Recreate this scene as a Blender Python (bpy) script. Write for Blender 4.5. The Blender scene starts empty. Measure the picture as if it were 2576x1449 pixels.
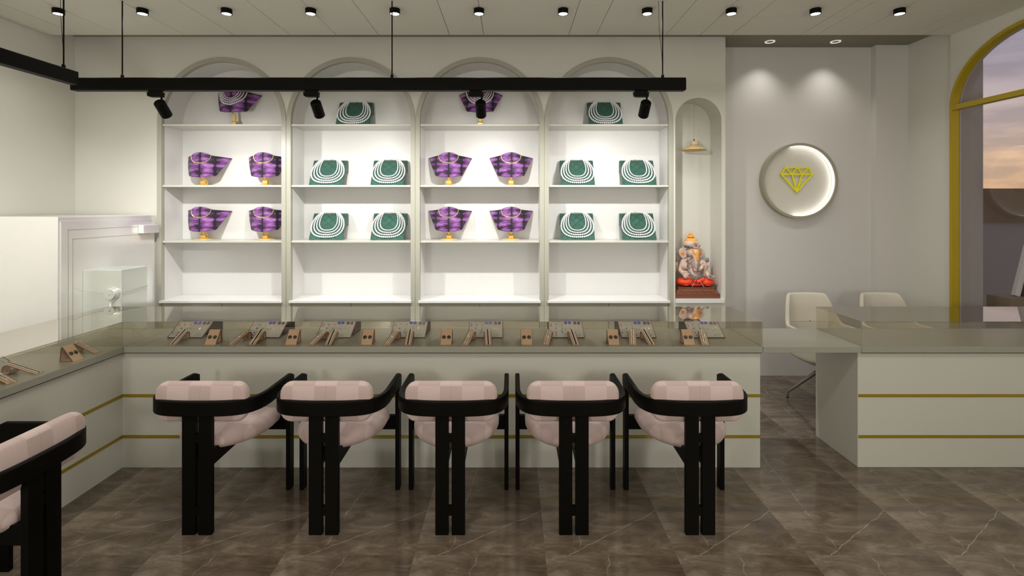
import bpy, bmesh, math, random
from mathutils import Vector, Matrix
random.seed(7)
PI = math.pi
SC = bpy.context.scene
C = SC.collection
F = 1288.0          # focal length in pixels of the 2576 px wide frame
EYE = 1.65          # eye height (m)

# ------------------------------------------------------------------ materials
MATS = {}
def mat(name):
    m = bpy.data.materials.new(name); m.use_nodes = True
    nt = m.node_tree
    bs = nt.nodes['Principled BSDF']
    MATS[name] = m
    return m, nt, bs
def N(nt, t, **kw):
    n = nt.nodes.new(t)
    for k, v in kw.items(): setattr(n, k, v)
    return n
def L(nt, a, b): nt.links.new(a, b)
def M_(nt, op, a, b=None, c=None, clamp=False):
    n = N(nt, 'ShaderNodeMath', operation=op, use_clamp=clamp)
    for i, v in enumerate((a, b, c)):
        if v is None: continue
        if isinstance(v, (int, float)): n.inputs[i].default_value = v
        else: L(nt, v, n.inputs[i])
    return n.outputs[0]
def mix(nt, fac, a, b, blend='MIX'):
    n = N(nt, 'ShaderNodeMix', data_type='RGBA', blend_type=blend)
    for i, v in ((0, fac), (6, a), (7, b)):
        if isinstance(v, (int, float)): n.inputs[i].default_value = v
        elif isinstance(v, tuple): n.inputs[i].default_value = (*v, 1)
        else: L(nt, v, n.inputs[i])
    return n.outputs[2]
def obj_coord(nt, scale=(1, 1, 1), loc=(0, 0, 0)):
    tc = N(nt, 'ShaderNodeTexCoord'); mp = N(nt, 'ShaderNodeMapping')
    mp.inputs['Scale'].default_value = scale; mp.inputs['Location'].default_value = loc
    L(nt, tc.outputs['Object'], mp.inputs['Vector'])
    return mp.outputs[0]
def pbr(name, col, rough=0.5, metal=0.0, var=0.04, nscale=9.0, bump=0.0, bscale=60.0, spec=0.5, coat=0.0, sheen=0.0):
    m, nt, bs = mat(name)
    v = obj_coord(nt)
    nz = N(nt, 'ShaderNodeTexNoise'); nz.inputs['Scale'].default_value = nscale; nz.inputs['Detail'].default_value = 3
    L(nt, v, nz.inputs['Vector'])
    lo = tuple(c * (1 - var) for c in col); hi = tuple(min(1, c * (1 + var)) for c in col)
    L(nt, mix(nt, nz.outputs[0], lo, hi), bs.inputs['Base Color'])
    bs.inputs['Roughness'].default_value = rough; bs.inputs['Metallic'].default_value = metal
    bs.inputs['Specular IOR Level'].default_value = spec
    if coat: bs.inputs['Coat Weight'].default_value = coat; bs.inputs['Coat Roughness'].default_value = 0.1
    if sheen: bs.inputs['Sheen Weight'].default_value = sheen
    if bump:
        n2 = N(nt, 'ShaderNodeTexNoise'); n2.inputs['Scale'].default_value = bscale
        L(nt, v, n2.inputs['Vector'])
        b = N(nt, 'ShaderNodeBump'); b.inputs['Strength'].default_value = bump; b.inputs['Distance'].default_value = 0.005
        L(nt, n2.outputs[0], b.inputs['Height']); L(nt, b.outputs[0], bs.inputs['Normal'])
    return m
def emit(name, col, strength):
    m, nt, bs = mat(name)
    bs.inputs['Base Color'].default_value = (*col, 1)
    bs.inputs['Emission Color'].default_value = (*col, 1); bs.inputs['Emission Strength'].default_value = strength
    return m
def glass(name, tint, ior):
    m, nt, bs = mat(name)
    nt.nodes.remove(bs)
    out = nt.nodes['Material Output']
    tr = N(nt, 'ShaderNodeBsdfTransparent'); tr.inputs[0].default_value = (*tint, 1)
    gl = N(nt, 'ShaderNodeBsdfGlossy'); gl.inputs['Roughness'].default_value = 0.0
    gl.inputs['Color'].default_value = (0.95, 0.95, 0.93, 1)
    fr = N(nt, 'ShaderNodeFresnel'); fr.inputs['IOR'].default_value = ior
    ge = N(nt, 'ShaderNodeNewGeometry')
    fac = M_(nt, 'MULTIPLY', fr.outputs[0], M_(nt, 'SUBTRACT', 1.0, ge.outputs['Backfacing']))
    mx = N(nt, 'ShaderNodeMixShader')
    L(nt, fac, mx.inputs[0]); L(nt, tr.outputs[0], mx.inputs[1]); L(nt, gl.outputs[0], mx.inputs[2])
    L(nt, mx.outputs[0], out.inputs['Surface'])
    return m

WALL = pbr('wall_paint', (0.70, 0.69, 0.63), 0.6, var=0.015, nscale=3, bump=0.03, bscale=250)
WALLG = pbr('alcove_paint', (0.68, 0.66, 0.635), 0.6, var=0.02, nscale=2, bump=0.03, bscale=250)
CEIL = pbr('ceiling_panel', (0.68, 0.665, 0.59), 0.65, var=0.02, nscale=2)
CEILD = pbr('upper_ceiling_shaded', (0.25, 0.235, 0.185), 0.7)  # dark tone carries the shade of the recess above the panels
NICHE = pbr('niche_laminate', (0.78, 0.775, 0.76), 0.38, var=0.01, nscale=4)
BAND = pbr('arch_band', (0.43, 0.425, 0.355), 0.35, var=0.02)
SHELF = pbr('shelf_board', (0.60, 0.595, 0.53), 0.28, var=0.015)
MARB = pbr('white_sill_stone', (0.82, 0.82, 0.81), 0.25, var=0.04, nscale=5)
CABI = pbr('cabinet_lacquer', (0.50, 0.48, 0.39), 0.35, var=0.015)
COUNT = pbr('counter_lacquer', (0.55, 0.54, 0.48), 0.40, var=0.015, nscale=3)
STONE = pbr('counter_stone', (0.30, 0.297, 0.245), 0.28, var=0.03, nscale=6)
DARKG = pbr('gap_shade_strip', (0.05, 0.04, 0.02), 0.8)  # solid dark strip standing in for the shade line under the slab
GOLDP = pbr('gold_strip', (0.34, 0.235, 0.02), 0.35, metal=0.35, var=0.05)
GOLDW = pbr('gold_window_frame', (0.50, 0.37, 0.015), 0.4, metal=0.2, var=0.04)
BLACKM = pbr('black_track_metal', (0.006, 0.0055, 0.004), 0.5, var=0.1, spec=0.08)
BLACKW = pbr('black_stained_wood', (0.0035, 0.003, 0.002), 0.45, var=0.2, nscale=14, spec=0.08)
GLASS = glass('case_glass', (0.92, 0.905, 0.865), 2.1)
WGLASS = glass('window_glass', (0.93, 0.93, 0.93), 1.5)
GOLDS = pbr('gold_stand_metal', (0.90, 0.62, 0.19), 0.32, metal=0.45, var=0.05)
GOLDJ = pbr('gold_jewellery', (0.95, 0.78, 0.42), 0.2, metal=0.7, var=0.05)
PEARL = pbr('pearl', (0.86, 0.86, 0.87), 0.18, var=0.03, coat=0.5)
SILV = pbr('silver', (0.75, 0.74, 0.72), 0.2, metal=0.8)
TAN = pbr('tan_leather', (0.64, 0.44, 0.30), 0.55, var=0.06, bump=0.05, bscale=300)
BROWNL = pbr('brown_leather_edge', (0.16, 0.075, 0.04), 0.5, var=0.1)
FELT = pbr('grey_felt', (0.46, 0.455, 0.445), 0.85, var=0.12, nscale=90)
DARKB = pbr('dark_board_back', (0.06, 0.05, 0.04), 0.7)
BLKD = pbr('black_disc', (0.02, 0.018, 0.015), 0.35)
SAFEW = pbr('safe_brushed_metal', (0.92, 0.91, 0.895), 0.28, metal=0.5, var=0.015)
SAFED = pbr('safe_groove', (0.50, 0.48, 0.44), 0.5)
SAFEG = pbr('safe_lock_glass', (0.74, 0.78, 0.73), 0.12, metal=0.3, var=0.02)
CREAM = pbr('cream_bouclé', (0.62, 0.575, 0.48), 0.85, var=0.06, nscale=60, bump=0.25, bscale=220, sheen=0.2)
CREAMP = pbr('cream_shell_plastic', (0.85, 0.84, 0.79), 0.35)
GREYM = pbr('grey_metal_leg', (0.25, 0.25, 0.25), 0.35, metal=0.5)
YEL = pbr('yellow_logo', (0.95, 0.90, 0.03), 0.4, var=0.03)
SIGNR = pbr('sign_rim', (0.36, 0.34, 0.25), 0.35, var=0.04)
SIGND = pbr('sign_disc', (0.72, 0.69, 0.62), 0.35, var=0.02)
RATT = pbr('woven_rattan', (0.72, 0.53, 0.26), 0.6, var=0.35, nscale=60, bump=0.4, bscale=120)
CERM = pbr('lamp_cap_wood', (0.74, 0.56, 0.36), 0.4, var=0.06)
CORD = pbr('tan_cord', (0.5, 0.36, 0.2), 0.7)
SKIN = pbr('idol_pink_clay', (0.68, 0.50, 0.43), 0.5, var=0.08, nscale=30)
IGREY = pbr('idol_silver_grey', (0.24, 0.24, 0.24), 0.4, metal=0.2, var=0.15)
IGOLD = pbr('idol_saffron_gold', (0.85, 0.42, 0.08), 0.45, var=0.1)
IRED = pbr('idol_red_cloth', (0.84, 0.07, 0.02), 0.5, var=0.08)
IDRED = pbr('idol_dark_red_cloth', (0.42, 0.01, 0.008), 0.5, var=0.08)
PLINB = pbr('carved_brown_wood', (0.17, 0.055, 0.025), 0.4, var=0.15, nscale=20)
LENS = emit('lamp_lens', (1.0, 0.97, 0.92), 6.0)
LEDW = emit('sign_led', (1.0, 0.99, 0.96), 2.2)
RINGW = emit('glow_trim_ring', (0.80, 0.76, 0.66), 0.5)  # trim ring given its own glow so it reads white; not a light source
EXTD = pbr('outside_dark_render', (0.25, 0.19, 0.10), 0.8, var=0.1, nscale=2)
EXTG = pbr('outside_paving', (0.12, 0.11, 0.10), 0.8)
WHITEP = pbr('white_frame_plastic', (0.80, 0.76, 0.70), 0.4)
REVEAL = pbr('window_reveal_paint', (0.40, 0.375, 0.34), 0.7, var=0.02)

def glass_top(name, tint):
    m, nt, bs = mat(name)
    nt.nodes.remove(bs); out = nt.nodes['Material Output']
    tr = N(nt, 'ShaderNodeBsdfTransparent'); tr.inputs[0].default_value = (*tint, 1)
    gl = N(nt, 'ShaderNodeBsdfGlossy'); gl.inputs['Roughness'].default_value = 0.0; gl.inputs['Color'].default_value = (0.66, 0.645, 0.60, 1)
    lw = N(nt, 'ShaderNodeLayerWeight'); lw.inputs['Blend'].default_value = 0.5
    ge = N(nt, 'ShaderNodeNewGeometry')
    f = M_(nt, 'MULTIPLY_ADD', M_(nt, 'POWER', lw.outputs['Facing'], 2.2), 1.35, 0.06)
    fac = M_(nt, 'MULTIPLY', f, M_(nt, 'SUBTRACT', 1.0, ge.outputs['Backfacing']), clamp=True)
    mx = N(nt, 'ShaderNodeMixShader')
    L(nt, fac, mx.inputs[0]); L(nt, tr.outputs[0], mx.inputs[1]); L(nt, gl.outputs[0], mx.inputs[2])
    L(nt, mx.outputs[0], out.inputs['Surface'])
    return m
GLASST = glass_top('coated_top_glass', (0.92, 0.905, 0.865))
def jewel(name, col): return pbr(name, col, 0.2, var=0.05, coat=0.3)
JC = {'red': jewel('jewel_red', (0.50, 0.05, 0.04)), 'coral': jewel('jewel_coral', (0.75, 0.16, 0.12)), 'yellow': jewel('jewel_yellow', (0.8, 0.68, 0.2)),
      'turquoise': jewel('jewel_turquoise', (0.1, 0.55, 0.45)), 'blue': jewel('jewel_blue', (0.10, 0.07, 0.75)), 'white': jewel('jewel_white', (0.85, 0.82, 0.8)),
      'black': jewel('jewel_black', (0.02, 0.03, 0.03)), 'green': jewel('jewel_green', (0.08, 0.35, 0.08)), 'purple': jewel('jewel_purple', (0.3, 0.08, 0.36)),
      'plum': jewel('jewel_plum', (0.11, 0.06, 0.12)), 'pale green': jewel('jewel_pale_green', (0.55, 0.75, 0.55)), 'navy': jewel('jewel_navy', (0.06, 0.05, 0.25)), 'grey': jewel('jewel_grey', (0.3, 0.28, 0.27))}

def velvet_purple():
    m, nt, bs = mat('purple_crushed_velvet')
    v = obj_coord(nt, (7, 1, 24))
    nz = N(nt, 'ShaderNodeTexNoise'); nz.inputs['Scale'].default_value = 1.0; nz.inputs['Detail'].default_value = 4
    L(nt, v, nz.inputs['Vector'])
    v2 = obj_coord(nt, (22, 1, 190))
    n2 = N(nt, 'ShaderNodeTexNoise'); n2.inputs['Scale'].default_value = 1.0; n2.inputs['Detail'].default_value = 2
    L(nt, v2, n2.inputs['Vector'])
    tc = N(nt, 'ShaderNodeTexCoord'); sp = N(nt, 'ShaderNodeSeparateXYZ'); L(nt, tc.outputs['Object'], sp.inputs[0])
    # dark fold lines at x = 0 and +-0.125, dark bands across
    ax = M_(nt, 'ABSOLUTE', sp.outputs[0])
    s0 = M_(nt, 'SUBTRACT', 1.0, M_(nt, 'DIVIDE', M_(nt, 'ABSOLUTE', M_(nt, 'SUBTRACT', sp.outputs[0], 0.006)), 0.010), clamp=True)
    s1 = M_(nt, 'SUBTRACT', 1.0, M_(nt, 'DIVIDE', M_(nt, 'ABSOLUTE', M_(nt, 'SUBTRACT', ax, 0.122)), 0.012), clamp=True)
    fold = M_(nt, 'MAXIMUM', s0, s1)
    bandz = M_(nt, 'SINE', M_(nt, 'MULTIPLY', sp.outputs[2], 118.0))
    bandx = M_(nt, 'COSINE', M_(nt, 'MULTIPLY', M_(nt, 'SUBTRACT', ax, 0.06), 48.0))
    pat = M_(nt, 'MULTIPLY', M_(nt, 'ADD', M_(nt, 'ADD', M_(nt, 'MULTIPLY', bandz, 0.27), M_(nt, 'MULTIPLY', bandx, 0.17)), 0.52), 0.75)
    pat = M_(nt, 'ADD', pat, M_(nt, 'MULTIPLY', M_(nt, 'SUBTRACT', nz.outputs[0], 0.5), 2.3))
    pat = M_(nt, 'ADD', pat, M_(nt, 'MULTIPLY', M_(nt, 'SUBTRACT', n2.outputs[0], 0.5), 1.05))
    pat = M_(nt, 'SUBTRACT', pat, M_(nt, 'MULTIPLY', fold, 0.55), clamp=True)
    cr = N(nt, 'ShaderNodeValToRGB'); e = cr.color_ramp.elements
    e[0].position = 0.16; e[0].color = (0.008, 0.003, 0.012, 1)
    e[1].position = 0.92; e[1].color = (0.46, 0.19, 0.55, 1)
    k = cr.color_ramp.elements.new(0.40); k.color = (0.135, 0.034, 0.18, 1)
    L(nt, pat, cr.inputs[0]); L(nt, cr.outputs[0], bs.inputs['Base Color'])
    bs.inputs['Roughness'].default_value = 0.7; bs.inputs['Sheen Weight'].default_value = 0.15
    return m
PURPLE = velvet_purple()
def velvet_green():
    m, nt, bs = mat('green_quilted_velvet')
    tc = N(nt, 'ShaderNodeTexCoord'); sp = N(nt, 'ShaderNodeSeparateXYZ'); L(nt, tc.outputs['Object'], sp.inputs[0])
    s = M_(nt, 'MULTIPLY', M_(nt, 'ADD', sp.outputs[2], M_(nt, 'MULTIPLY', sp.outputs[1], 0.5)), 1.0)
    u = M_(nt, 'FRACT', M_(nt, 'MULTIPLY', M_(nt, 'ADD', sp.outputs[0], s), 13.0))
    w = M_(nt, 'FRACT', M_(nt, 'MULTIPLY', M_(nt, 'SUBTRACT', sp.outputs[0], s), 13.0))
    d = M_(nt, 'MINIMUM', M_(nt, 'ABSOLUTE', M_(nt, 'SUBTRACT', u, 0.5)), M_(nt, 'ABSOLUTE', M_(nt, 'SUBTRACT', w, 0.5)))
    line = M_(nt, 'DIVIDE', d, 0.045, clamp=True)
    nz = N(nt, 'ShaderNodeTexNoise'); nz.inputs['Scale'].default_value = 34; nz.inputs['Detail'].default_value = 6
    L(nt, tc.outputs['Object'], nz.inputs['Vector'])
    c = mix(nt, nz.outputs[0], (0.005, 0.05, 0.036), (0.045, 0.155, 0.115))
    L(nt, mix(nt, line, (0.006, 0.045, 0.03), c), bs.inputs['Base Color'])
    b = N(nt, 'ShaderNodeBump'); b.inputs['Strength'].default_value = 0.6; b.inputs['Distance'].default_value = 0.006
    L(nt, line, b.inputs['Height']); L(nt, b.outputs[0], bs.inputs['Normal'])
    bs.inputs['Roughness'].default_value = 0.75; bs.inputs['Sheen Weight'].default_value = 0.2
    return m
GREEN = velvet_green()
def pink_check():
    m, nt, bs = mat('pink_checked_upholstery')
    v = obj_coord(nt, (1 / 0.112,) * 3, (0.48, 0.31, 0.36))
    ck = N(nt, 'ShaderNodeTexChecker'); ck.inputs['Scale'].default_value = 1.0
    ck.inputs['Color1'].default_value = (0.57, 0.44, 0.42, 1); ck.inputs['Color2'].default_value = (0.48, 0.36, 0.34, 1)
    L(nt, v, ck.inputs['Vector'])
    tc = N(nt, 'ShaderNodeTexCoord'); sp = N(nt, 'ShaderNodeSeparateXYZ'); L(nt, tc.outputs['Object'], sp.inputs[0])
    ln = M_(nt, 'LESS_THAN', M_(nt, 'ABSOLUTE', M_(nt, 'SUBTRACT', sp.outputs[0], 0.004)), 0.0009)
    L(nt, mix(nt, M_(nt, 'MULTIPLY', ln, 0.35), ck.outputs[0], (0.25, 0.15, 0.13)), bs.inputs['Base Color'])
    bs.inputs['Roughness'].default_value = 0.7; bs.inputs['Sheen Weight'].default_value = 0.2
    return m
PINK = pink_check()
def marble_floor():
    m, nt, bs = mat('brown_marble_tiles')
    tc = N(nt, 'ShaderNodeTexCoord'); sp = N(nt, 'ShaderNodeSeparateXYZ'); L(nt, tc.outputs['Object'], sp.inputs[0])
    TW, TL = 0.622, 1.24
    fx = M_(nt, 'DIVIDE', M_(nt, 'ADD', sp.outputs[0], 0.463 + 62.2), TW)
    fy = M_(nt, 'DIVIDE', M_(nt, 'ADD', sp.outputs[1], 124.0 - 2.432), TL)
    u = M_(nt, 'FRACT', fx); v = M_(nt, 'FRACT', fy)
    cm = N(nt, 'ShaderNodeCombineXYZ')
    L(nt, M_(nt, 'MULTIPLY', u, TW), cm.inputs[0]); L(nt, M_(nt, 'MULTIPLY', v, TL), cm.inputs[1])
    # clouding inside one slab (each slab has the same figure)
    mp = N(nt, 'ShaderNodeMapping'); mp.inputs['Rotation'].default_value = (0, 0, math.radians(-24)); mp.inputs['Scale'].default_value = (3.2, 8.5, 1)
    L(nt, cm.outputs[0], mp.inputs['Vector'])
    n1 = N(nt, 'ShaderNodeTexNoise'); n1.inputs['Scale'].default_value = 1.3; n1.inputs['Detail'].default_value = 12; n1.inputs['Roughness'].default_value = 0.74; n1.inputs['Distortion'].default_value = 0.8
    L(nt, mp.outputs[0], n1.inputs['Vector'])
    n2 = N(nt, 'ShaderNodeTexNoise'); n2.inputs['Scale'].default_value = 3.0; n2.inputs['Detail'].default_value = 3
    L(nt, cm.outputs[0], n2.inputs['Vector'])
    base = M_(nt, 'ADD', M_(nt, 'MULTIPLY', n1.outputs[0], 0.75), M_(nt, 'MULTIPLY', n2.outputs[0], 0.30))
    base = M_(nt, 'ADD', base, M_(nt, 'MULTIPLY', M_(nt, 'SUBTRACT', 0.5, u), 0.13))
    cr = N(nt, 'ShaderNodeValToRGB'); e = cr.color_ramp.elements
    e[0].position = 0.34; e[0].color = (0.060, 0.042, 0.029, 1)
    e[1].position = 0.72; e[1].color = (0.275, 0.222, 0.172, 1)
    k = cr.color_ramp.elements.new(0.52); k.color = (0.130, 0.099, 0.073, 1)
    L(nt, base, cr.inputs[0])
    # wiggle for the veins
    n3 = N(nt, 'ShaderNodeTexNoise'); n3.inputs['Scale'].default_value = 9.0; n3.inputs['Detail'].default_value = 4
    L(nt, cm.outputs[0], n3.inputs['Vector'])
    wg = M_(nt, 'SUBTRACT', n3.outputs[0], 0.5)
    n4 = N(nt, 'ShaderNodeTexNoise'); n4.inputs['Scale'].default_value = 14.0
    L(nt, cm.outputs[0], n4.inputs['Vector'])
    def vein(expr, width, strength, breakup):
        d = M_(nt, 'ABSOLUTE', expr)
        f = M_(nt, 'SUBTRACT', 1.0, M_(nt, 'DIVIDE', d, width), clamp=True)
        f = M_(nt, 'MULTIPLY', f, M_(nt, 'MULTIPLY', M_(nt, 'SUBTRACT', n4.outputs[0], breakup), 4.0, clamp=True))
        return M_(nt, 'MULTIPLY', f, strength)
    e1 = M_(nt, 'SUBTRACT', M_(nt, 'ADD', u, M_(nt, 'MULTIPLY', wg, 0.14)), M_(nt, 'MULTIPLY_ADD', v, 0.206, 0.264))
    e2 = M_(nt, 'SUBTRACT', M_(nt, 'ADD', v, M_(nt, 'MULTIPLY', wg, 0.03)), M_(nt, 'MULTIPLY_ADD', u, 0.347, -0.062))
    e3 = M_(nt, 'SUBTRACT', M_(nt, 'ADD', v, M_(nt, 'MULTIPLY', wg, 0.10)), M_(nt, 'MULTIPLY_ADD', u, 0.30, 0.52))
    e4 = M_(nt, 'SUBTRACT', M_(nt, 'ADD', v, M_(nt, 'MULTIPLY', wg, 0.16)), M_(nt, 'MULTIPLY_ADD', u, -0.45, 0.98))
    vv = M_(nt, 'MAXIMUM', vein(e1, 0.005, 0.6, 0.34), vein(e2, 0.003, 0.6, 0.27))
    vv = M_(nt, 'MAXIMUM', vv, M_(nt, 'MAXIMUM', vein(e3, 0.004, 0.4, 0.42), vein(e4, 0.004, 0.35, 0.45)))
    L(nt, mix(nt, vv, cr.outputs[0], (0.46, 0.41, 0.35)), bs.inputs['Base Color'])
    bs.inputs['Roughness'].default_value = 0.10
    bs.inputs['Specular IOR Level'].default_value = 0.45
    return m
FLOORM = marble_floor()

# ------------------------------------------------------------------ mesh helpers
class MB:
    def __init__(s): s.v = []; s.f = []; s.sm = []
    def add(s, vs, fs, smooth=False, mtx=None):
        o = len(s.v)
        for p in vs:
            p = Vector(p)
            s.v.append(tuple(mtx @ p) if mtx is not None else tuple(p))
        for f in fs: s.f.append([i + o for i in f]); s.sm.append(smooth)
        return s
    def box(s, x0, x1, y0, y1, z0, z1, mtx=None):
        vs = [(x, y, z) for x in (x0, x1) for y in (y0, y1) for z in (z0, z1)]
        return s.add(vs, [(0, 1, 3, 2), (4, 6, 7, 5), (0, 4, 5, 1), (2, 3, 7, 6), (0, 2, 6, 4), (1, 5, 7, 3)], False, mtx)
    def lathe(s, prof, n=32, mtx=None, smooth=True, closed=False):
        vs = []; fs = []
        for r, z in prof:
            for i in range(n):
                a = 2 * PI * i / n; vs.append((r * math.cos(a), r * math.sin(a), z))
        m = len(prof)
        for j in range(m - 1 + (1 if closed else 0)):
            k = (j + 1) % m
            for i in range(n):
                i2 = (i + 1) % n
                fs.append((j * n + i, j * n + i2, k * n + i2, k * n + i))
        if not closed:
            fs.append(tuple(range(n))[::-1]); fs.append(tuple((m - 1) * n + i for i in range(n)))
        return s.add(vs, fs, smooth, mtx)
    def cyl(s, p0, p1, r, n=16, r1=None, smooth=True):
        p0 = Vector(p0); p1 = Vector(p1); d = p1 - p0
        q = d.to_track_quat('Z', 'Y').to_matrix().to_4x4(); q.translation = p0
        return s.lathe([(r, 0), (r if r1 is None else r1, d.length)], n, q, smooth)
    def sphere(s, c, r, n=10, m=7, mtx=None):
        rx, ry, rz = (r, r, r) if isinstance(r, (int, float)) else r
        vs = [(0, 0, -1)]; fs = []
        for j in range(1, m):
            t = -PI / 2 + PI * j / m
            for i in range(n):
                a = 2 * PI * i / n; vs.append((math.cos(t) * math.cos(a), math.cos(t) * math.sin(a), math.sin(t)))
        vs.append((0, 0, 1)); top = len(vs) - 1
        for i in range(n): fs.append((0, 1 + (i + 1) % n, 1 + i))
        for j in range(m - 2):
            for i in range(n):
                a = 1 + j * n + i; b = 1 + j * n + (i + 1) % n
                fs.append((a, b, b + n, a + n))
        for i in range(n): fs.append((top, 1 + (m - 2) * n + i, 1 + (m - 2) * n + (i + 1) % n))
        vs = [Vector((c[0] + x * rx, c[1] + y * ry, c[2] + z * rz)) for x, y, z in vs]
        return s.add(vs, fs, True, mtx)
    def tube(s, pts, r, n=8, closed=False, smooth=True):
        pts = [Vector(p) for p in pts]; m = len(pts); vs = []; fs = []
        rs = r if isinstance(r, (list, tuple)) else [r] * m
        up = None
        for i, p in enumerate(pts):
            a = pts[(i - 1) % m] if (closed or i > 0) else p
            b = pts[(i + 1) % m] if (closed or i < m - 1) else p
            t = (b - a).normalized()
            if up is None: up = Vector((0, 0, 1)) if abs(t.z) < 0.9 else Vector((1, 0, 0))
            x = t.cross(up).normalized(); y = x.cross(t).normalized(); up = y
            for k in range(n):
                ang = 2 * PI * k / n
                vs.append(p + (x * math.cos(ang) + y * math.sin(ang)) * rs[i])
        for i in range(m if closed else m - 1):
            j = (i + 1) % m
            for k in range(n):
                k2 = (k + 1) % n
                fs.append((i * n + k, i * n + k2, j * n + k2, j * n + k))
        if not closed:
            fs.append(tuple(range(n))[::-1]); fs.append(tuple((m - 1) * n + k for k in range(n)))
        return s.add(vs, fs, smooth)
    def prism(s, poly, h0, h1, axis='x', smooth=False, mtx=None):
        """extrude a closed 2D polygon. axis x: poly=(y,z); y: poly=(x,z); z: poly=(x,y)"""
        n = len(poly); vs = []
        for h in (h0, h1):
            for a, b in poly:
                vs.append((h, a, b) if axis == 'x' else (a, h, b) if axis == 'y' else (a, b, h))
        fs = [tuple(range(n))[::-1], tuple(range(n, 2 * n))]
        s.add(vs, fs, False, mtx)
        o = len(s.v) - 2 * n
        for i in range(n):
            j = (i + 1) % n
            s.f.append([o + i, o + j, o + n + j, o + n + i]); s.sm.append(smooth)
        return s
    def grid(s, P, smooth=True, closed_u=False):
        """P[i][j] points"""
        a = len(P); b = len(P[0]); vs = [p for row in P for p in row]; fs = []
        for i in range(a if closed_u else a - 1):
            k = (i + 1) % a
            for j in range(b - 1): fs.append((i * b + j, k * b + j, k * b + j + 1, i * b + j + 1))
        return s.add(vs, fs, smooth)
    def mesh(s, name, m):
        me = bpy.data.meshes.new(name); me.from_pydata(s.v, [], s.f)
        me.polygons.foreach_set('use_smooth', s.sm)
        bm = bmesh.new(); bm.from_mesh(me); bmesh.ops.recalc_face_normals(bm, faces=bm.faces); bm.to_mesh(me); bm.free()
        me.materials.append(m); me.update()
        return me
    def build(s, name, m, parent=None, bevel=0, seg=2, loc=None, label=None, auto=True):
        o = bpy.data.objects.new(name, s.mesh(name, m)); C.objects.link(o)
        if parent is not None: o.parent = parent
        if loc is not None: o.location = loc
        if bevel:
            b = o.modifiers.new('bevel', 'BEVEL'); b.width = bevel; b.segments = seg; b.limit_method = 'ANGLE'; b.angle_limit = math.radians(40)
        if label: o['label'] = label
        return o

def tag(o, label, cat, group=None):
    o['label'] = label; o['category'] = cat
    if group: o['group'] = group
    elif 'group' in o: del o['group']
    return o
def thing(name, label, cat, loc=(0, 0, 0), rz=0.0, group=None):
    o = bpy.data.objects.new(name, None); C.objects.link(o)
    o.empty_display_size = 0.05
    o.location = loc; o.rotation_euler = (0, 0, rz)
    return tag(o, label, cat, group)
def struct(o): o['kind'] = 'structure'; return o
def copy_tree(o, parent=None):
    c = o.copy(); C.objects.link(c)
    if parent is not None: c.parent = parent
    for ch in [x for x in bpy.data.objects if x.parent == o]: copy_tree(ch, c)
    return c
ORD = ['first', 'second', 'third', 'fourth', 'fifth', 'sixth', 'seventh', 'eighth', 'ninth', 'tenth', 'eleventh']

def rounded_rect(w, h, r, n=6):
    pts = []
    for cx, cz, a0 in ((w / 2 - r, h / 2 - r, 0), (-w / 2 + r, h / 2 - r, 90), (-w / 2 + r, -h / 2 + r, 180), (w / 2 - r, -h / 2 + r, 270)):
        for k in range(n + 1):
            a = math.radians(a0 + 90 * k / n); pts.append((cx + r * math.cos(a), cz + r * math.sin(a)))
    return pts
def inset(poly, d):
    n = len(poly); out = []
    for i in range(n):
        p = Vector(poly[i]); a = Vector(poly[i - 1]); b = Vector(poly[(i + 1) % n])
        t = (b - a)
        if t.length < 1e-9: out.append(tuple(p)); continue
        t.normalize(); nrm = Vector((-t.y, t.x))
        out.append(tuple(p + nrm * d))
    return out
def pillow(mb, poly, c0, c1, e, axis, dome=0.01, steps=7):
    """puffy solid: outline poly (ccw) in the plane across axis, from c0 to c1, edge roundness e"""
    mid = (c0 + c1) / 2; h = (c1 - c0) / 2
    n = len(poly)
    cx = sum(p[0] for p in poly) / n; cy = sum(p[1] for p in poly) / n
    rings = []
    def put(p, c): return (c, p[0], p[1]) if axis == 'x' else (p[0], c, p[1]) if axis == 'y' else (p[0], p[1], c)
    hh = h - dome
    for k in range(steps + 1):
        ph = -PI / 2 + PI * k / steps
        q = inset(poly, e * (1 - math.cos(ph)))
        rings.append([put(p, mid + hh * math.sin(ph)) for p in q])
    base = inset(poly, e)
    def inner(f, c): return [put((cx + (p[0] - cx) * f, cy + (p[1] - cy) * f), c) for p in base]
    R = [inner(0.02, mid - h), inner(0.35, mid - h + dome * 0.1), inner(0.7, mid - h + dome * 0.4)] + rings + [inner(0.7, mid + h - dome * 0.4), inner(0.35, mid + h - dome * 0.1), inner(0.02, mid + h)]
    vs = [p for r in R for p in r]; fs = []
    for j in range(len(R) - 1):
        for i in range(n):
            i2 = (i + 1) % n
            fs.append((j * n + i, j * n + i2, (j + 1) * n + i2, (j + 1) * n + i))
    fs.append(tuple(range(n))[::-1]); fs.append(tuple((len(R) - 1) * n + i for i in range(n)))
    return mb.add(vs, fs, True)

# ------------------------------------------------------------------ room shell
XL, XR = -4.033, 3.817
YW = 4.726            # face of the shelf wall
YA = 5.036            # alcove wall
ZC, ZS = 3.154, 3.2296
YB = -2.6             # wall behind the viewer
struct(MB().box(XL - 0.2, XR + 0.25, YB - 0.2, YA + 0.2, -0.12, 0).build('floor', FLOORM))
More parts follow.
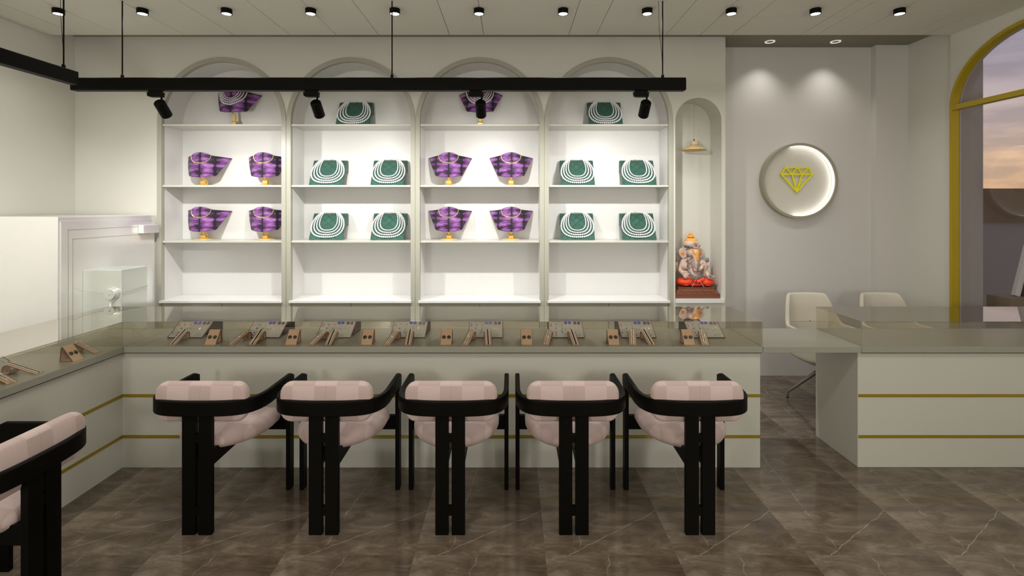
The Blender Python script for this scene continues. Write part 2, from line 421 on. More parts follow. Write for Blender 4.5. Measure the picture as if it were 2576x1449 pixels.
# ceiling of separate boards with fine gaps, one structure
xs = [-3.99, -3.76, -3.409, -2.845, -2.417, -1.926, -1.528, -1.158, -0.543, -0.2455, 0.494, 0.733, 1.338, 1.635, 1.907, 2.507, 2.645, 2.952, 3.43, 3.58]
edges = [XL + 0.012] + xs + [XR - 0.004]
cuts = {11: [3.79], 13: [3.50], 14: [4.03], 15: [4.03, 1.1], 16: [4.03, 0.6], 17: [], 18: [3.97], 19: [3.97]}
mb = MB()
for i in range(len(edges) - 1):
    ys = [YB] + sorted(cuts.get(i, [])) + [4.453]
    for j in range(len(ys) - 1):
        mb.box(edges[i] + 0.0022, edges[i + 1] - 0.0022, ys[j] + 0.002, ys[j + 1] - 0.002 * (j < len(ys) - 2), ZC, ZC + 0.02)
struct(mb.build('ceiling', CEIL))
struct(MB().box(XL - 0.2, XR + 0.25, YB - 0.2, 4.43, ZC + 0.024, ZS).build('ceiling_backing', CEILD))
struct(MB().box(XL - 0.2, XR + 0.25, YB - 0.2, YA + 0.2, ZS, ZS + 0.15).build('ceiling_upper', CEILD))
struct(MB().box(XL - 0.2, XL, YB - 0.2, YW, 0, ZS).build('wall_left', WALL))
struct(MB().box(XL, XR, YB - 0.2, YB, 0, ZS).build('wall_front', WALL))
mb = MB().box(1.970, XR + 0.25, YA, YA + 0.2, 0, ZS)
mb.box(3.529, XR + 0.25, 4.965, YA, 0, ZS)
struct(mb.build('wall_alcove', WALLG))

# shelf wall with arched openings
BAYS = [-2.6767, -1.4862, -0.2967, 0.8922]
RO, RI, ZSP = 0.5945, 0.5525, 2.446
NX, NR, NSP, NZB = 1.721, 0.2135, 2.4535, 0.775
def strip_wall(mb, x0, x1, y0, y1, z0, z1, opens, put):
    """opens: (xc, rx, rz, zbottom, zspring)"""
    br = {x0, x1}
    for xc, rx, rz, zb, zs in opens:
        for k in range(49): br.add(round(xc - rx * math.cos(PI * k / 48), 5))
    br = sorted(b for b in br if x0 <= b <= x1)
    def ztop(o, x):
        t = 1 - ((x - o[0]) / o[1]) ** 2
        return o[4] + o[2] * math.sqrt(max(0, t))
    for a, b in zip(br, br[1:]):
        if b - a < 1e-6: continue
        mid = (a + b) / 2
        op = next((o for o in opens if abs(mid - o[0]) < o[1]), None)
        segs = [((z0, z0), (z1, z1))] if op is None else [((ztop(op, a), ztop(op, b)), (z1, z1))] + ([((z0, z0), (op[3], op[3]))] if op[3] > z0 + 1e-6 else [])
        for (la, lb), (ha, hb) in segs:
            vs = [put(a, y0, la), put(b, y0, lb), put(b, y0, hb), put(a, y0, ha), put(a, y1, la), put(b, y1, lb), put(b, y1, hb), put(a, y1, ha)]
            mb.add(vs, [(0, 1, 2, 3), (7, 6, 5, 4), (0, 4, 5, 1), (3, 2, 6, 7), (0, 3, 7, 4), (1, 5, 6, 2)])
mb = MB()
strip_wall(mb, XL, 1.970, YW, YW + 0.036, 0, ZS, [(c, RO, RO, 0.0, ZSP) for c in BAYS] + [(NX, NR, NR, NZB, NSP)], lambda x, y, z: (x, y, z))
mb.box(1.950, 1.970, YW + 0.036, YA, 0, ZS)      # right end return
mb.box(XL, 1.970, YA + 0.004, YA + 0.15, 0, ZS)       # backing
struct(mb.build('wall_back', WALL))

# right wall with arched window
WY0, WY1, WA, WBH, WSP = 3.017, 4.457, 0.72, 0.535, 2.522
mb = MB()
strip_wall(mb, YB, 4.457, XR, XR + 0.075, 0, ZS, [((WY0 + WY1) / 2, WA, WBH, 0.30, WSP)], lambda x, y, z: (y, x, z))
o = struct(mb.build('wall_right', WALL))
struct(MB().box(3.839, XR + 0.253, 4.460, 4.965, 0, ZS).build('wall_right_return', WALL))
def arch_line(y0, y1, zb, zs, rz, n=40):
    yc = (y0 + y1) / 2; ry = (y1 - y0) / 2
    return [(y0, zb)] + [(yc - ry * math.cos(PI * k / n), zs + rz * math.sin(PI * k / n)) for k in range(n + 1)] + [(y1, zb)]
win = thing('window_1', 'tall arched window with gold frame in the right wall', 'window', (XR, (WY0 + WY1) / 2, 0.30))
del win['category']; win['kind'] = 'structure'
def band(outer, inner, x0, x1):
    mb = MB(); n = len(outer); P = []
    for o, i in zip(outer, inner): P.append([(x0, o[0], o[1]), (x0, i[0], i[1]), (x1, i[0], i[1]), (x1, o[0], o[1]), (x0, o[0], o[1])])
    return mb.grid(P, smooth=False)
yc = (WY0 + WY1) / 2
oo = [(y - yc, z - 0.30) for y, z in arch_line(WY0 + 0.001, WY1 - 0.001, 0.301, WSP, WBH - 0.001)]
ii = [(y - yc, z - 0.30) for y, z in arch_line(WY0 + 0.027, WY1 - 0.027, 0.327, WSP, WBH - 0.027)]
band(oo, ii, -0.012, 0.052).build('frame', GOLDW, win)
rr = [(y - yc, z - 0.30) for y, z in arch_line(WY0 + 0.03, WY1 - 0.03, 0.327, WSP, WBH - 0.03)]
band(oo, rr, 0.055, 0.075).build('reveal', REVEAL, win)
MB().box(-0.012, 0.050, -WA + 0.026, WA - 0.026, 2.496 - 0.3, 2.537 - 0.3).build('transom', GOLDW, win)
MB().box(-0.012, 0.052, -WA + 0.02, WA - 0.02, 0.0, 0.03).build('sill', GOLDW, win)
gp = [(y - yc, z - 0.30) for y, z in arch_line(WY0 + 0.02, WY1 - 0.02, 0.32, WSP, WBH - 0.02)]
MB().prism(gp, 0.064, 0.070, 'x').build('glass_pane', WGLASS, win)
# outside
struct(MB().box(4.1, 140, -40, 80, -0.4, -0.05).build('ground_outside', EXTD))
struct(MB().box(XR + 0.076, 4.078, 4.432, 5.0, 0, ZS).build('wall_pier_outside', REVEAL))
struct(MB().box(20, 140, 60, 61, -0.3, 3.93).build('wall_outside', EXTD))
struct(MB().box(4.30, 5.4, 4.42, 4.64, -0.3, 0.868).build('ledge_outside', EXTD))

# ------------------------------------------------------------------ arched display shelving
def arch_pts(r, zb, n=48):
    return [(-r, zb)] + [(-r * math.cos(PI * k / n), ZSP + r * math.sin(PI * k / n)) for k in range(n + 1)] + [(r, zb)]
def arch_solid(mb, ro, ri, y0, y1, zb):
    P = []
    for a, b in zip(arch_pts(ro, zb), arch_pts(ri, zb)):
        P.append([(a[0], y0, a[1]), (b[0], y0, b[1]), (b[0], y1, b[1]), (a[0], y1, a[1]), (a[0], y0, a[1])])
    return mb.grid(P, smooth=False)
ITEMS = ['purple necklace busts', 'green pearl stands', 'purple necklace busts', 'green pearl stands']
BLAB = ['leftmost arched display bay beside the steel safe, holding purple busts', 'second arched display bay from left, holding green pearl stands',
        'third arched display bay from left, holding front-facing purple busts', 'rightmost arched display bay beside the idol niche, holding green stands']
Z1, Z2, Z3 = 2.424, 1.861, 1.3465
bay0 = None
for i, x in enumerate(BAYS):
    if bay0 is None:
        t = thing('arched_display_shelf', BLAB[0], 'shelf', (x, YW, 0), 0, 'arched display shelves'); bay0 = t
        arch_solid(MB(), RO - 0.0008, RI, -0.010, 0.034, 0.0).build('arch_frame', BAND, t)
        arch_solid(MB(), RI + 0.02, RI - 0.0005, 0.034, 0.300, 0.79).build('side_lining', NICHE, t)
        MB().prism(arch_pts(RI + 0.02, 0.79), 0.298, 0.308, 'y').build('back_panel', NICHE, t)
        for z in (Z1, Z2, Z3):
            MB().box(-RI + 0.001, RI - 0.001, 0.001, 0.297, z - 0.018, z).build('shelf', SHELF, t, bevel=0.002)
        MB().box(-RI - 0.012, RI + 0.008, -0.028, 0.297, 0.775, 0.797).build('stone_ledge', MARB, t, bevel=0.002)
        MB().box(-RI + 0.001, RI - 0.001, 0.02, 0.29, 0.0, 0.774).build('cabinet_body', CABI, t)
        for s in (-1, 1):
            a, b = sorted((s * 0.0022, s * (RI - 0.002)))
            MB().box(a, b, -0.002, 0.0195, 0.10, 0.770).build('door', CABI, t, bevel=0.001)
    else:
        t = copy_tree(bay0); t.location = (x, YW, 0); t['label'] = BLAB[i]
# idol niche
t = thing('arched_wall_niche', 'narrow arched wall niche with white ledge, holding the elephant-headed idol', 'niche', (NX, YW, 0))
def npts(r, zb, n=40): return [(-r, zb)] + [(-r * math.cos(PI * k / n), NSP + r * math.sin(PI * k / n)) for k in range(n + 1)] + [(r, zb)]
P = []
for a, b in zip(npts(NR + 0.012, 0.79), npts(NR - 0.0003, 0.79)):
    P.append([(a[0], 0.0362, a[1]), (b[0], 0.0362, b[1]), (b[0], 0.27, b[1]), (a[0], 0.27, a[1]), (a[0], 0.0362, a[1])])
MB().grid(P, smooth=False).build('lining', WALL, t)
MB().prism(npts(NR + 0.012, 0.79), 0.268, 0.278, 'y').build('back_panel', WALL, t)
MB().box(-NR - 0.001, NR + 0.018, -0.020, -0.0005, 0.776, 0.810).box(-NR + 0.001, NR - 0.001, -0.0005, 0.267, 0.776, 0.810).build('stone_ledge', MARB, t)

# ------------------------------------------------------------------ counters
YF, YS, YK = 3.2545, 3.225, 3.715      # body front, slab front, slab back
XC0, XC1 = -2.937, 1.580
ZT0, ZT1, ZG = 0.737, 0.776, 0.934
XI = -2.449
def strips(o, f):
    for z in (0.457, 0.197): f(z).build('gold_strip', GOLDP, o)
t = thing('display_counter', 'long cream counter with two gold strips behind the row of armchairs', 'counter', (0, YF, 0), 0, 'jewellery counters')
MB().box(-2.476, XC1 - 0.003, 0, 0.43, 0.0, ZT0 - 0.004).build('body', COUNT, t)
MB().box(-2.447, XC1 - 0.006, YS - YF + 0.002, 0.42, ZT0 - 0.004, ZT0).build('gap_shade_strip', DARKG, t)
strips(t, lambda z: MB().box(-2.4755, XC1 - 0.0032, -0.003, 0.003, z - 0.0095, z + 0.0095))
MB().box(XI + 0.001, XC1, YS - YF, YK - YF, ZT0, ZT1).build('countertop', STONE, t, bevel=0.002)
t = thing('display_counter', 'side counter with gold strips running along the left toward the viewer', 'counter', (-2.476, 1.7, 0), 0, 'jewellery counters')
MB().box(-0.44, 0, -1.5, YF + 0.43 - 1.7, 0.0, ZT0 - 0.004).build('body', COUNT, t)
MB().box(-0.43, 0.025, -1.49, YS - 1.7, ZT0 - 0.004, ZT0).build('gap_shade_strip', DARKG, t)
strips(t, lambda z: MB().box(-0.003, 0.003, -1.499, YF - 1.7 - 0.003, z - 0.0095, z + 0.0095))
MB().box(XC0 + 2.476, XI + 2.476, -1.52, YK - 1.7, ZT0, ZT1).build('countertop', STONE, t, bevel=0.002)
t = thing('display_counter', 'cream counter with gold strips at right under the arched window', 'counter', (3.0, YF, 0), 0, 'jewellery counters')
MB().box(2.198 - 3.0, XR - 3.003, 0, 0.4525, 0.0, ZT0 - 0.004).build('body', COUNT, t, bevel=0.003)
MB().box(2.208 - 3.0, XR - 3.003, YS - YF + 0.002, 0.42, ZT0 - 0.004, ZT0).build('gap_shade_strip', DARKG, t)
strips(t, lambda z: MB().box(2.201 - 3.0, XR - 3.004, -0.003, 0.003, z - 0.0095, z + 0.0095))
MB().box(2.2055 - 3.0, XR - 3.003, YS - YF, YK - YF, ZT0, ZT1).build('countertop', STONE, t, bevel=0.002)
o = MB().box(-0.3105, 0.3105, 0, YK - YS, 0, ZT1 - ZT0).build('counter_flap', STONE, None, bevel=0.002, loc=(1.8930, YS, ZT0))
tag(o, 'plain stone flap bridging the gap between long counter and right counter', 'counter flap')
# glass cases
def panes(t, lst):
    for nm, b in lst: MB().box(*b).build(nm, GLASST if nm == 'top_pane' else GLASS, t)
g = 0.006
t = thing('glass_case', 'long glass case on the main counter over eight jewellery boards', 'glass case', (0, YS, ZT1), 0, 'glass display cases')
h = ZG - ZT1
panes(t, [('top_pane', (XC0, XC1, 0, YK - YS, h - g, h)), ('front_pane', (XC0, XC1, 0, g, 0.0005, h - g)), ('back_pane', (XC0, XC1, YK - YS - g, YK - YS, 0.0005, h - g)),
          ('end_pane', (XC1 - g, XC1, g, YK - YS - g, 0.0005, h - g))])
t = thing('glass_case', 'glass case on the left side counter holding bracelets', 'glass case', (XI, 1.7, ZT1), 0, 'glass display cases')
panes(t, [('top_pane', (XC0 - XI, 0, -1.52, YS - 1.701, h - g, h)), ('front_pane', (-g, 0, -1.52, YS - 1.701, 0.0005, h - g)), ('back_pane', (XC0 - XI, XC0 - XI + g, -1.52, YS - 1.701, 0.0005, h - g))])
t = thing('glass_case', 'empty glass case on the right counter beneath the window', 'glass case', (2.2055, YS, ZT1), 0, 'glass display cases')
panes(t, [('top_pane', (0, XR - 2.2085, 0, YK - YS, h - g, h)), ('front_pane', (0, XR - 2.2085, 0, g, 0.0005, h - g)), ('back_pane', (0, XR - 2.2085, YK - YS - g, YK - YS, 0.0005, h - g)),
          ('end_pane', (0, g, g, YK - YS - g, 0.0005, h - g))])

# ------------------------------------------------------------------ safe
t = thing('safe', 'tall pale steel safe standing left of the first shelving bay', 'safe', (-3.277, 3.695, 0))
MB().box(-0.735, 0, 0, 1.005, 0, 1.586).build('body', SAFEW, t, bevel=0.006)
d = MB().box(0.0005, 0.006, 0.02, 0.985, 0.03, 1.55).build('door', SAFEW, t)
gr = MB()
for y0, z1 in ((0.075, 1.49), (0.115, 1.42)):
    gr.box(0.0062, 0.0075, y0, y0 + 0.005, 0.08, z1); gr.box(0.0062, 0.0075, y0, 0.93, z1 - 0.005, z1)
gr.build('door_groove', SAFED, d)
hb = MB().box(0.0065, 0.055, 0.78, 0.985, 1.425, 1.50).build('hinge', SAFEW, t, bevel=0.006)
lb = MB().box(0.0065, 0.303, 0.205, 0.480, 0.62, 1.178).build('lock_box', SAFEG, t, bevel=0.004)
kb = MB().lathe([(0.052, 0), (0.052, 0.012), (0.042, 0.012), (0.042, 0.034), (0.039, 0.037), (0.0, 0.037)], 28, Matrix.Translation((0.235, 0.204, 0.996)) @ Matrix.Rotation(PI / 2, 4, 'X'), smooth=False)
kb.build('dial', SAFEG, lb)
MB().sphere((0.240, 0.167, 0.998), 0.006).build('dial_pin', SAFED, lb)
MB().tube([(0.012, 0.110, 1.057), (0.05, 0.14, 1.032), (0.11, 0.17, 1.012), (0.17, 0.19, 1.002), (0.19, 0.196, 1.0)], 0.0016).build('cable', SAFED, t)
MB().tube([(0.28, 0.196, 1.000), (0.309, 0.205, 1.003), (0.309, 0.34, 1.008), (0.309, 0.478, 1.018)], 0.0016).build('cable', SAFED, t)
MB().tube([(0.235, 0.185, 0.94), (0.236, 0.18, 0.88), (0.215, 0.18, 0.83), (0.14, 0.19, 0.78), (0.12, 0.195, 0.765)], 0.007).build('dial_lever', SAFEW, lb)

# ------------------------------------------------------------------ armchairs
def offset_path(path, d):
    out = []
    for i, p in enumerate(path):
        a = Vector(path[max(0, i - 1)]); b = Vector(path[min(len(path) - 1, i + 1)])
        t = (b - a).normalized(); out.append((p[0] - t.y * d, p[1] + t.x * d))
    return out
def smooth_path(pts, n=6):
    out = []
    for i in range(len(pts) - 1):
        p0 = Vector(pts[max(0, i - 1)]); p1 = Vector(pts[i]); p2 = Vector(pts[i + 1]); p3 = Vector(pts[min(len(pts) - 1, i + 2)])
        for k in range(n):
            t = k / n
            out.append(tuple(0.5 * ((2 * p1) + (p2 - p0) * t + (2 * p0 - 5 * p1 + 4 * p2 - p3) * t * t + (3 * p1 - p0 - 3 * p2 + p3) * t ** 3)))
    out.append(tuple(pts[-1])); return out
def make_chair(label):
    t = thing('armchair', label, 'armchair', (0, 0, 0), 0, 'pink cushioned black armchairs')
    half = [(0, -0.012), (0.08, -0.010), (0.16, -0.001), (0.215, 0.018), (0.255, 0.052), (0.282, 0.105), (0.293, 0.17), (0.294, 0.23), (0.294, 0.474)]
    hp = smooth_path(half, 5)
    path = [(-x, y) for x, y in hp[::-1]] + hp[1:]
    inner = offset_path(path, 0.026)
    P = []
    n = len(path)
    for i, (a, b) in enumerate(zip(path, inner)):
        e = min(i, n - 1 - i)
        zt = 0.676; zb = 0.600
        if e == 0: zt = 0.660
        P.append([(a[0], a[1], zb), (b[0], b[1], zb), (b[0], b[1], zt), (a[0], a[1], zt), (a[0], a[1], zb)])
    # round the front top corner of each arm
    mb = MB()
    mb.grid(P, smooth=False)
    m = len(P); o = 0
    mb.f.append([0, 1, 2, 3]); mb.sm.append(False)
    k = (m - 1) * 5; mb.f.append([k, k + 1, k + 2, k + 3]); mb.sm.append(False)
    r = mb.build('arm_rail', BLACKW, t)
    bm = bmesh.new(); bm.from_mesh(r.data); bmesh.ops.remove_doubles(bm, verts=bm.verts, dist=1e-5); bmesh.ops.recalc_face_normals(bm, faces=bm.faces); bm.to_mesh(r.data); bm.free()
    b = r.modifiers.new('bevel', 'BEVEL'); b.width = 0.006; b.segments = 3; b.limit_method = 'ANGLE'; b.angle_limit = math.radians(50)
    for s in (-1, 1):
        a, c = sorted((s * 0.008, s * 0.0745))
        MB().box(a, c, 0, 0.030, 0, 0.602).build('rear_leg', BLACKW, t, bevel=0.003)
    for z0, z1 in ((0.466, 0.505), (0.097, 0.142)):
        MB().box(-0.0085, 0.0085, 0.003, 0.027, z0, z1).build('leg_spacer', BLACKW, t)
    for s in (-1, 1):
        a, c = sorted((s * 0.268, s * 0.292))
        MB().box(a, c, 0.412, 0.470, 0, 0.602).build('front_leg', BLACKW, t, bevel=0.003)
    MB().box(-0.2685, 0.2685, 0.425, 0.455, 0.350, 0.430).build('front_rail', BLACKW, t, bevel=0.002)
    for s in (-1, 1):
        a, c = sorted((s * 0.012, s * 0.0725))
        MB().prism([(0.028, 0.345), (0.426, 0.358), (0.426, 0.41), (0.028, 0.425)], a, c, 'x').build('seat_beam', BLACKW, t)
    pl = [(0.225, 0.30), (0.232, 0.40), (0.215, 0.435)] ; R = 0.238
    outline = []
    for k in range(25):
        a = PI + PI * k / 24; outline.append((R * math.cos(a), 0.325 + R * 1.15 * math.sin(a)))
    outline += [(0.238, 0.37), (0.238, 0.41), (0.225, 0.445), (0.19, 0.462), (0.10, 0.468), (-0.10, 0.468), (-0.19, 0.462), (-0.225, 0.445), (-0.238, 0.41), (-0.238, 0.37)]
    mb = MB(); pillow(mb, outline, 0.385, 0.492, 0.045, 'z', dome=0.012)
    st = mb.build('seat_cushion', PINK, t, label='pink checked seat cushion')
    mb = MB(); pillow(mb, rounded_rect(0.474, 0.205, 0.062), 0.018, 0.092, 0.020, 'y', dome=0.008)
    for i, v in enumerate(mb.v): mb.v[i] = (v[0], v[1], v[2] + 0.657)
    mb.build('back_cushion', PINK, t, label='pink checked back cushion')
    return t
CHX = [-1.590, -0.951, -0.3125, 0.3125, 0.951]
CHL = ['leftmost of the five pink armchairs along the long counter', 'second pink armchair from the left along the long counter',
       'middle pink armchair of five along the long counter', 'fourth pink armchair from the left along the long counter', 'rightmost pink armchair along the long counter, nearest the gap']
ch0 = make_chair(CHL[0]); ch0.location = (CHX[0], 2.579, 0)
for x, l in zip(CHX[1:], CHL[1:]):
    c = copy_tree(ch0); c.location = (x, 2.579, 0); c['label'] = l
c = copy_tree(ch0); c.location = (-1.868, 2.05, 0); c.rotation_euler = (0, 0, PI / 2)
c['label'] = 'pink armchair cut off by the frame, facing the left side counter'

# ------------------------------------------------------------------ cream swivel chairs
def make_shell(label):
    t = thing('swivel_chair', label, 'chair', (0, 0, 0), 0, 'cream shell chairs')
    nT, nS = 48, 16
    def rim(th):      # th: 0 = +x, pi/2 = +y (back), -pi/2 = front
        s = math.sin(th)
        back = max(0.0, (s - 0.15) / 0.85)
        side = 0.645 if s > -0.35 else 0.47 + 0.175 * max(0, 1 - (-s - 0.35) / 0.45)
        k = min(1, max(0, (s - 0.42) / 0.33)); k = k * k * (3 - 2 * k)
        return side + (0.892 - 0.645) * k
    def pt(th, s, off):
        c, sn = math.cos(th), math.sin(th)
        ex = 2.0 / 2.8
        x = math.copysign(abs(c) ** ex, c) * 0.215; y = math.copysign(abs(sn) ** ex, sn) * 0.215
        if s < 0.45:
            f = s / 0.45
            p = Vector((x * f, y * f, 0.43 + 0.02 * f * f))
        else:
            f = (s - 0.45) / 0.55; z = 0.45 + (rim(th) - 0.45) * f
            hh = max(0.0, (z - 0.645) / 0.235)
            p = Vector((x * (1.0 + 0.10 * min(1, (z - 0.45) / 0.2)) * (1 - 0.12 * hh), y * (1.0 + 0.06 * f) + 0.05 * hh, z))
        q = Vector((x, y, 0)); q = q.normalized() if q.length > 1e-6 else q
        if off:
            if s < 0.45: f = s / 0.45; p = p + Vector((0, 0, -0.055)) + q * off * f - Vector((0, 0, 0.085 * (1 - f)))
            else: p = p + q * off + Vector((0, 0, -0.055 * (1 - min(1, (s - 0.45) / 0.15))))
        return p
    def shell(off0, off1):
        P = []
        for i in range(nT):
            th = 2 * PI * i / nT
            row = [pt(th, 0.02 + 0.98 * j / nS, off0) for j in range(nS + 1)] + [pt(th, 0.02 + 0.98 * j / nS, off1) for j in range(nS, -1, -1)]
            P.append(row)
        mb = MB(); mb.grid(P, True, closed_u=True)
        m = 2 * (nS + 1)
        mb.f.append([i * m for i in range(nT)]); mb.sm.append(True)
        mb.f.append([i * m + m - 1 for i in range(nT)]); mb.sm.append(True)
        return mb
    o = shell(0.0, 0.032).build('seat_shell', CREAM, t)
    s = o.modifiers.new('sub', 'SUBSURF'); s.levels = 1; s.render_levels = 2
    # piping seam and button on the backrest inside
    MB().tube([(x, 0.195 - 0.9 * x * x, 0.650 + 0.0 * x) for x in [-0.19 + 0.38 * k / 16 for k in range(17)]], 0.0013).build('seam', GREYM, t)
    MB().sphere((0.0, 0.192, 0.655), (0.006, 0.006, 0.006)).build('button', GREYM, t)
    MB().cyl((0, 0, 0.20), (0, 0, 0.30), 0.025).build('post', GREYM, t)
    for k in range(4):
        a = PI * k / 2 + PI / 3
        c, sn = math.cos(a), math.sin(a)
        lg = MB().tube([(0.02 * c, 0.02 * sn, 0.27), (0.06 * c, 0.06 * sn, 0.25), (0.24 * c, 0.24 * sn, 0.075), (0.262 * c, 0.262 * sn, 0.055), (0.267 * c, 0.267 * sn, 0.03), (0.267 * c, 0.267 * sn, 0.004)], [0.018, 0.017, 0.011, 0.010, 0.009, 0.009], 10).build('leg', GREYM, t)
        MB().cyl((0.267 * c, 0.267 * sn, 0.0), (0.267 * c, 0.267 * sn, 0.008), 0.0105).build('foot_pad', BLKD, lg)
    return t
s0 = make_shell('cream shell chair behind the counter flap, below the round sign'); s0.location = (2.628, 4.32, 0)
s1 = copy_tree(s0); s1.location = (3.285, 4.32, 0); s1['label'] = 'cream shell chair behind the right counter, nearer the window'

# ------------------------------------------------------------------ ceiling fittings
def make_lamp(label):
    t = thing('ceiling_lamp', label, 'ceiling lamp', (0, 0, 0), 0, 'black surface ceiling lamps')
    MB().lathe([(0.0, 0), (0.039, 0), (0.039, -0.038), (0.034, -0.038), (0.034, -0.030), (0.0, -0.030)], 32, smooth=False).build('housing', BLACKM, t)
    MB().lathe([(0.0, -0.031), (0.0335, -0.031), (0.0335, -0.036), (0.0, -0.036)], 32, smooth=False).build('lens', LENS, t)
    return t
LPX = [-3.4326 + 0.6365 * k for k in range(11)]
l0 = None
for k, x in enumerate(LPX):
    lab = ORD[k] + ' small black ceiling lamp from the left' if k not in (0, 10) else ('leftmost' if k == 0 else 'rightmost') + ' small black surface lamp on the ceiling'
    if l0 is None: l0 = make_lamp(lab); o = l0
    else: o = copy_tree(l0); o['label'] = lab
    o.location = (x, 3.874, ZC)
for k, x in enumerate((2.447, 3.07)):
    t = thing('recessed_downlight', ('left' if k == 0 else 'right') + ' white ring downlight recessed above the round sign', 'downlight', (x, 4.857, ZS), 0, 'alcove downlights')
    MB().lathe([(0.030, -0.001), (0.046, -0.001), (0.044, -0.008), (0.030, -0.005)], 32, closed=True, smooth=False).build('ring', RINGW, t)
    MB().lathe([(0.0, -0.0005), (0.0295, -0.0005), (0.0295, -0.003), (0.0, -0.003)], 28, smooth=False).build('lens', CEILD, t)
# track bars
t = thing('lighting_track', 'long black track bar hanging across in front of the arches', 'light track', (-0.97, 3.7225, 2.5), 0, 'hanging black light tracks')
MB().box(-3.19 + 0.97, 1.258 + 0.97, -0.0325, 0.0325, 0, 0.0925).build('bar', BLACKM, t, bevel=0.008, seg=3)
for x in (-2.833, -0.872, 1.095):
    r = MB().cyl((x + 0.97, 0, 0.10), (x + 0.97, 0, ZC - 2.5), 0.0045, 10).build('rod', BLACKM, t)
    MB().cyl((x + 0.97, 0, 0.0925), (x + 0.97, 0, 0.118), 0.011, 12).build('rod_socket', BLACKM, r)
MB().tube([(1.095 + 0.97, 0, 0.12), (1.090 + 0.97, 0, 0.25), (1.07 + 0.97, 0, 0.45), (1.065 + 0.97, 0, ZC - 2.5)], 0.0015, 6).build('cable', BLACKM, t)
t = thing('lighting_track', 'black track bar running toward the viewer at upper left', 'light track', (-3.03, 2.0, 2.5), 0, 'hanging black light tracks')
MB().box(-0.033, 0.033, -1.6, 1.545, 0, 0.0925).build('bar', BLACKM, t, bevel=0.008, seg=3)
for y in (3.46, 0.9):
    r = MB().cyl((0, y - 2.0, 0.10), (0, y - 2.0, ZC - 2.5), 0.0045, 10).build('rod', BLACKM, t)
    MB().cyl((0, y - 2.0, 0.0925), (0, y - 2.0, 0.118), 0.011, 12).build('rod_socket', BLACKM, r)
MB().tube([(-0.0, 1.46, 0.12), (-0.005, 1.46, 0.25), (-0.02, 1.46, 0.45), (-0.022, 1.46, ZC - 2.5)], 0.0015, 6).build('cable', BLACKM, t)
# spotlights on the track
def make_spot(label):
    t = thing('track_spotlight', label, 'spotlight', (0, 0, 0), 0, 'black track spotlights')
    # origin at underside of the track
    ad = MB().box(-0.045, 0.045, -0.016, 0.016, -0.012, -0.0004)
    ad.prism([(-0.058, -0.012), (0.058, -0.012), (0.053, -0.022), (0.052, -0.045), (-0.035, -0.045), (-0.052, -0.038), (-0.053, -0.022)], -0.017, 0.017, 'y')
    ad.build('adapter', BLACKM, t)
    MB().cyl((0.042, 0, -0.044), (0.042, 0.0, -0.078), 0.0065, 10).build('stem', BLACKM, t)
    ax = Vector((0, 0.725, -0.689)).normalized()
    p0 = Vector((0.034, -0.018, -0.082)); q = ax.to_track_quat('Z', 'Y').to_matrix().to_4x4(); q.translation = p0
    MB().lathe([(0.0, -0.002), (0.028, -0.002), (0.037, 0.007), (0.038, 0.012), (0.038, 0.122), (0.035, 0.126), (0.033, 0.126), (0.033, 0.11), (0.0, 0.11)], 28, q, smooth=False).build('head', BLACKM, t)
    return t
SPX = [-2.590, -1.458, -0.262, 0.938]
SPL = ['leftmost black spotlight under the long track', 'second black spotlight from the left under the long track', 'third black spotlight under the track, before the third arch', 'rightmost black spotlight under the long track']
sp0 = None
for x, l in zip(SPX, SPL):
    if sp0 is None: sp0 = make_spot(l); o = sp0
    else: o = copy_tree(sp0); o['label'] = l
    o.location = (x, 3.7225, 2.5)

# ------------------------------------------------------------------ round sign
t = thing('round_wall_sign', 'round wall sign with a yellow diamond logo in the alcove', 'sign', (2.795, YA, 1.913))
RX = Matrix.Rotation(PI / 2, 4, 'X')     # local z -> -y
MB().lathe([(0.367, 0.0005), (0.367, 0.074), (0.345, 0.074), (0.343, 0.072), (0.343, 0.0005)], 72, RX, closed=True, smooth=False).build('rim', SIGNR, t)
MB().lathe([(0.0, 0.004), (0.342, 0.004), (0.342, 0.012), (0.0, 0.012)], 72, RX, smooth=False).build('disc', SIGND, t)
P = []
for k in range(41):
    a = math.radians(-98 + 200 * k / 40)
    P.append([(r * math.cos(a), -z, r * math.sin(a)) for r, z in ((0.3425, 0.020), (0.339, 0.020), (0.339, 0.056), (0.3425, 0.056), (0.3425, 0.020))])
MB().grid(P, smooth=False).build('led_strip', LEDW, t)
S = 0.000639
def dp(x, y): return ((x - 785) * S, (690 - y) * S)
segs = [((590, 485), (940, 485)), ((590, 485), (527, 588)), ((940, 485), (1000, 588)), ((527, 588), (1000, 588)), ((527, 588), (765, 855)), ((1000, 588), (765, 855)),
        ((690, 588), (765, 855)), ((840, 588), (765, 855)), ((590, 485), (690, 588)), ((765, 485), (690, 588)), ((765, 485), (840, 588)), ((940, 485), (840, 588))]
mb = MB()
for i, (a, b) in enumerate(segs):
    a = Vector(dp(*a)); b = Vector(dp(*b)); d = (b - a).normalized(); n = Vector((-d.y, d.x)) * 0.0065
    a2 = a - d * 0.004; b2 = b + d * 0.004; e = 0.0002 * i
    mb.prism([tuple(a2 + n), tuple(a2 - n), tuple(b2 - n), tuple(b2 + n)], -0.040 - e, -0.026, 'y')
mb.build('diamond_logo', YEL, t, label='yellow diamond outline logo')

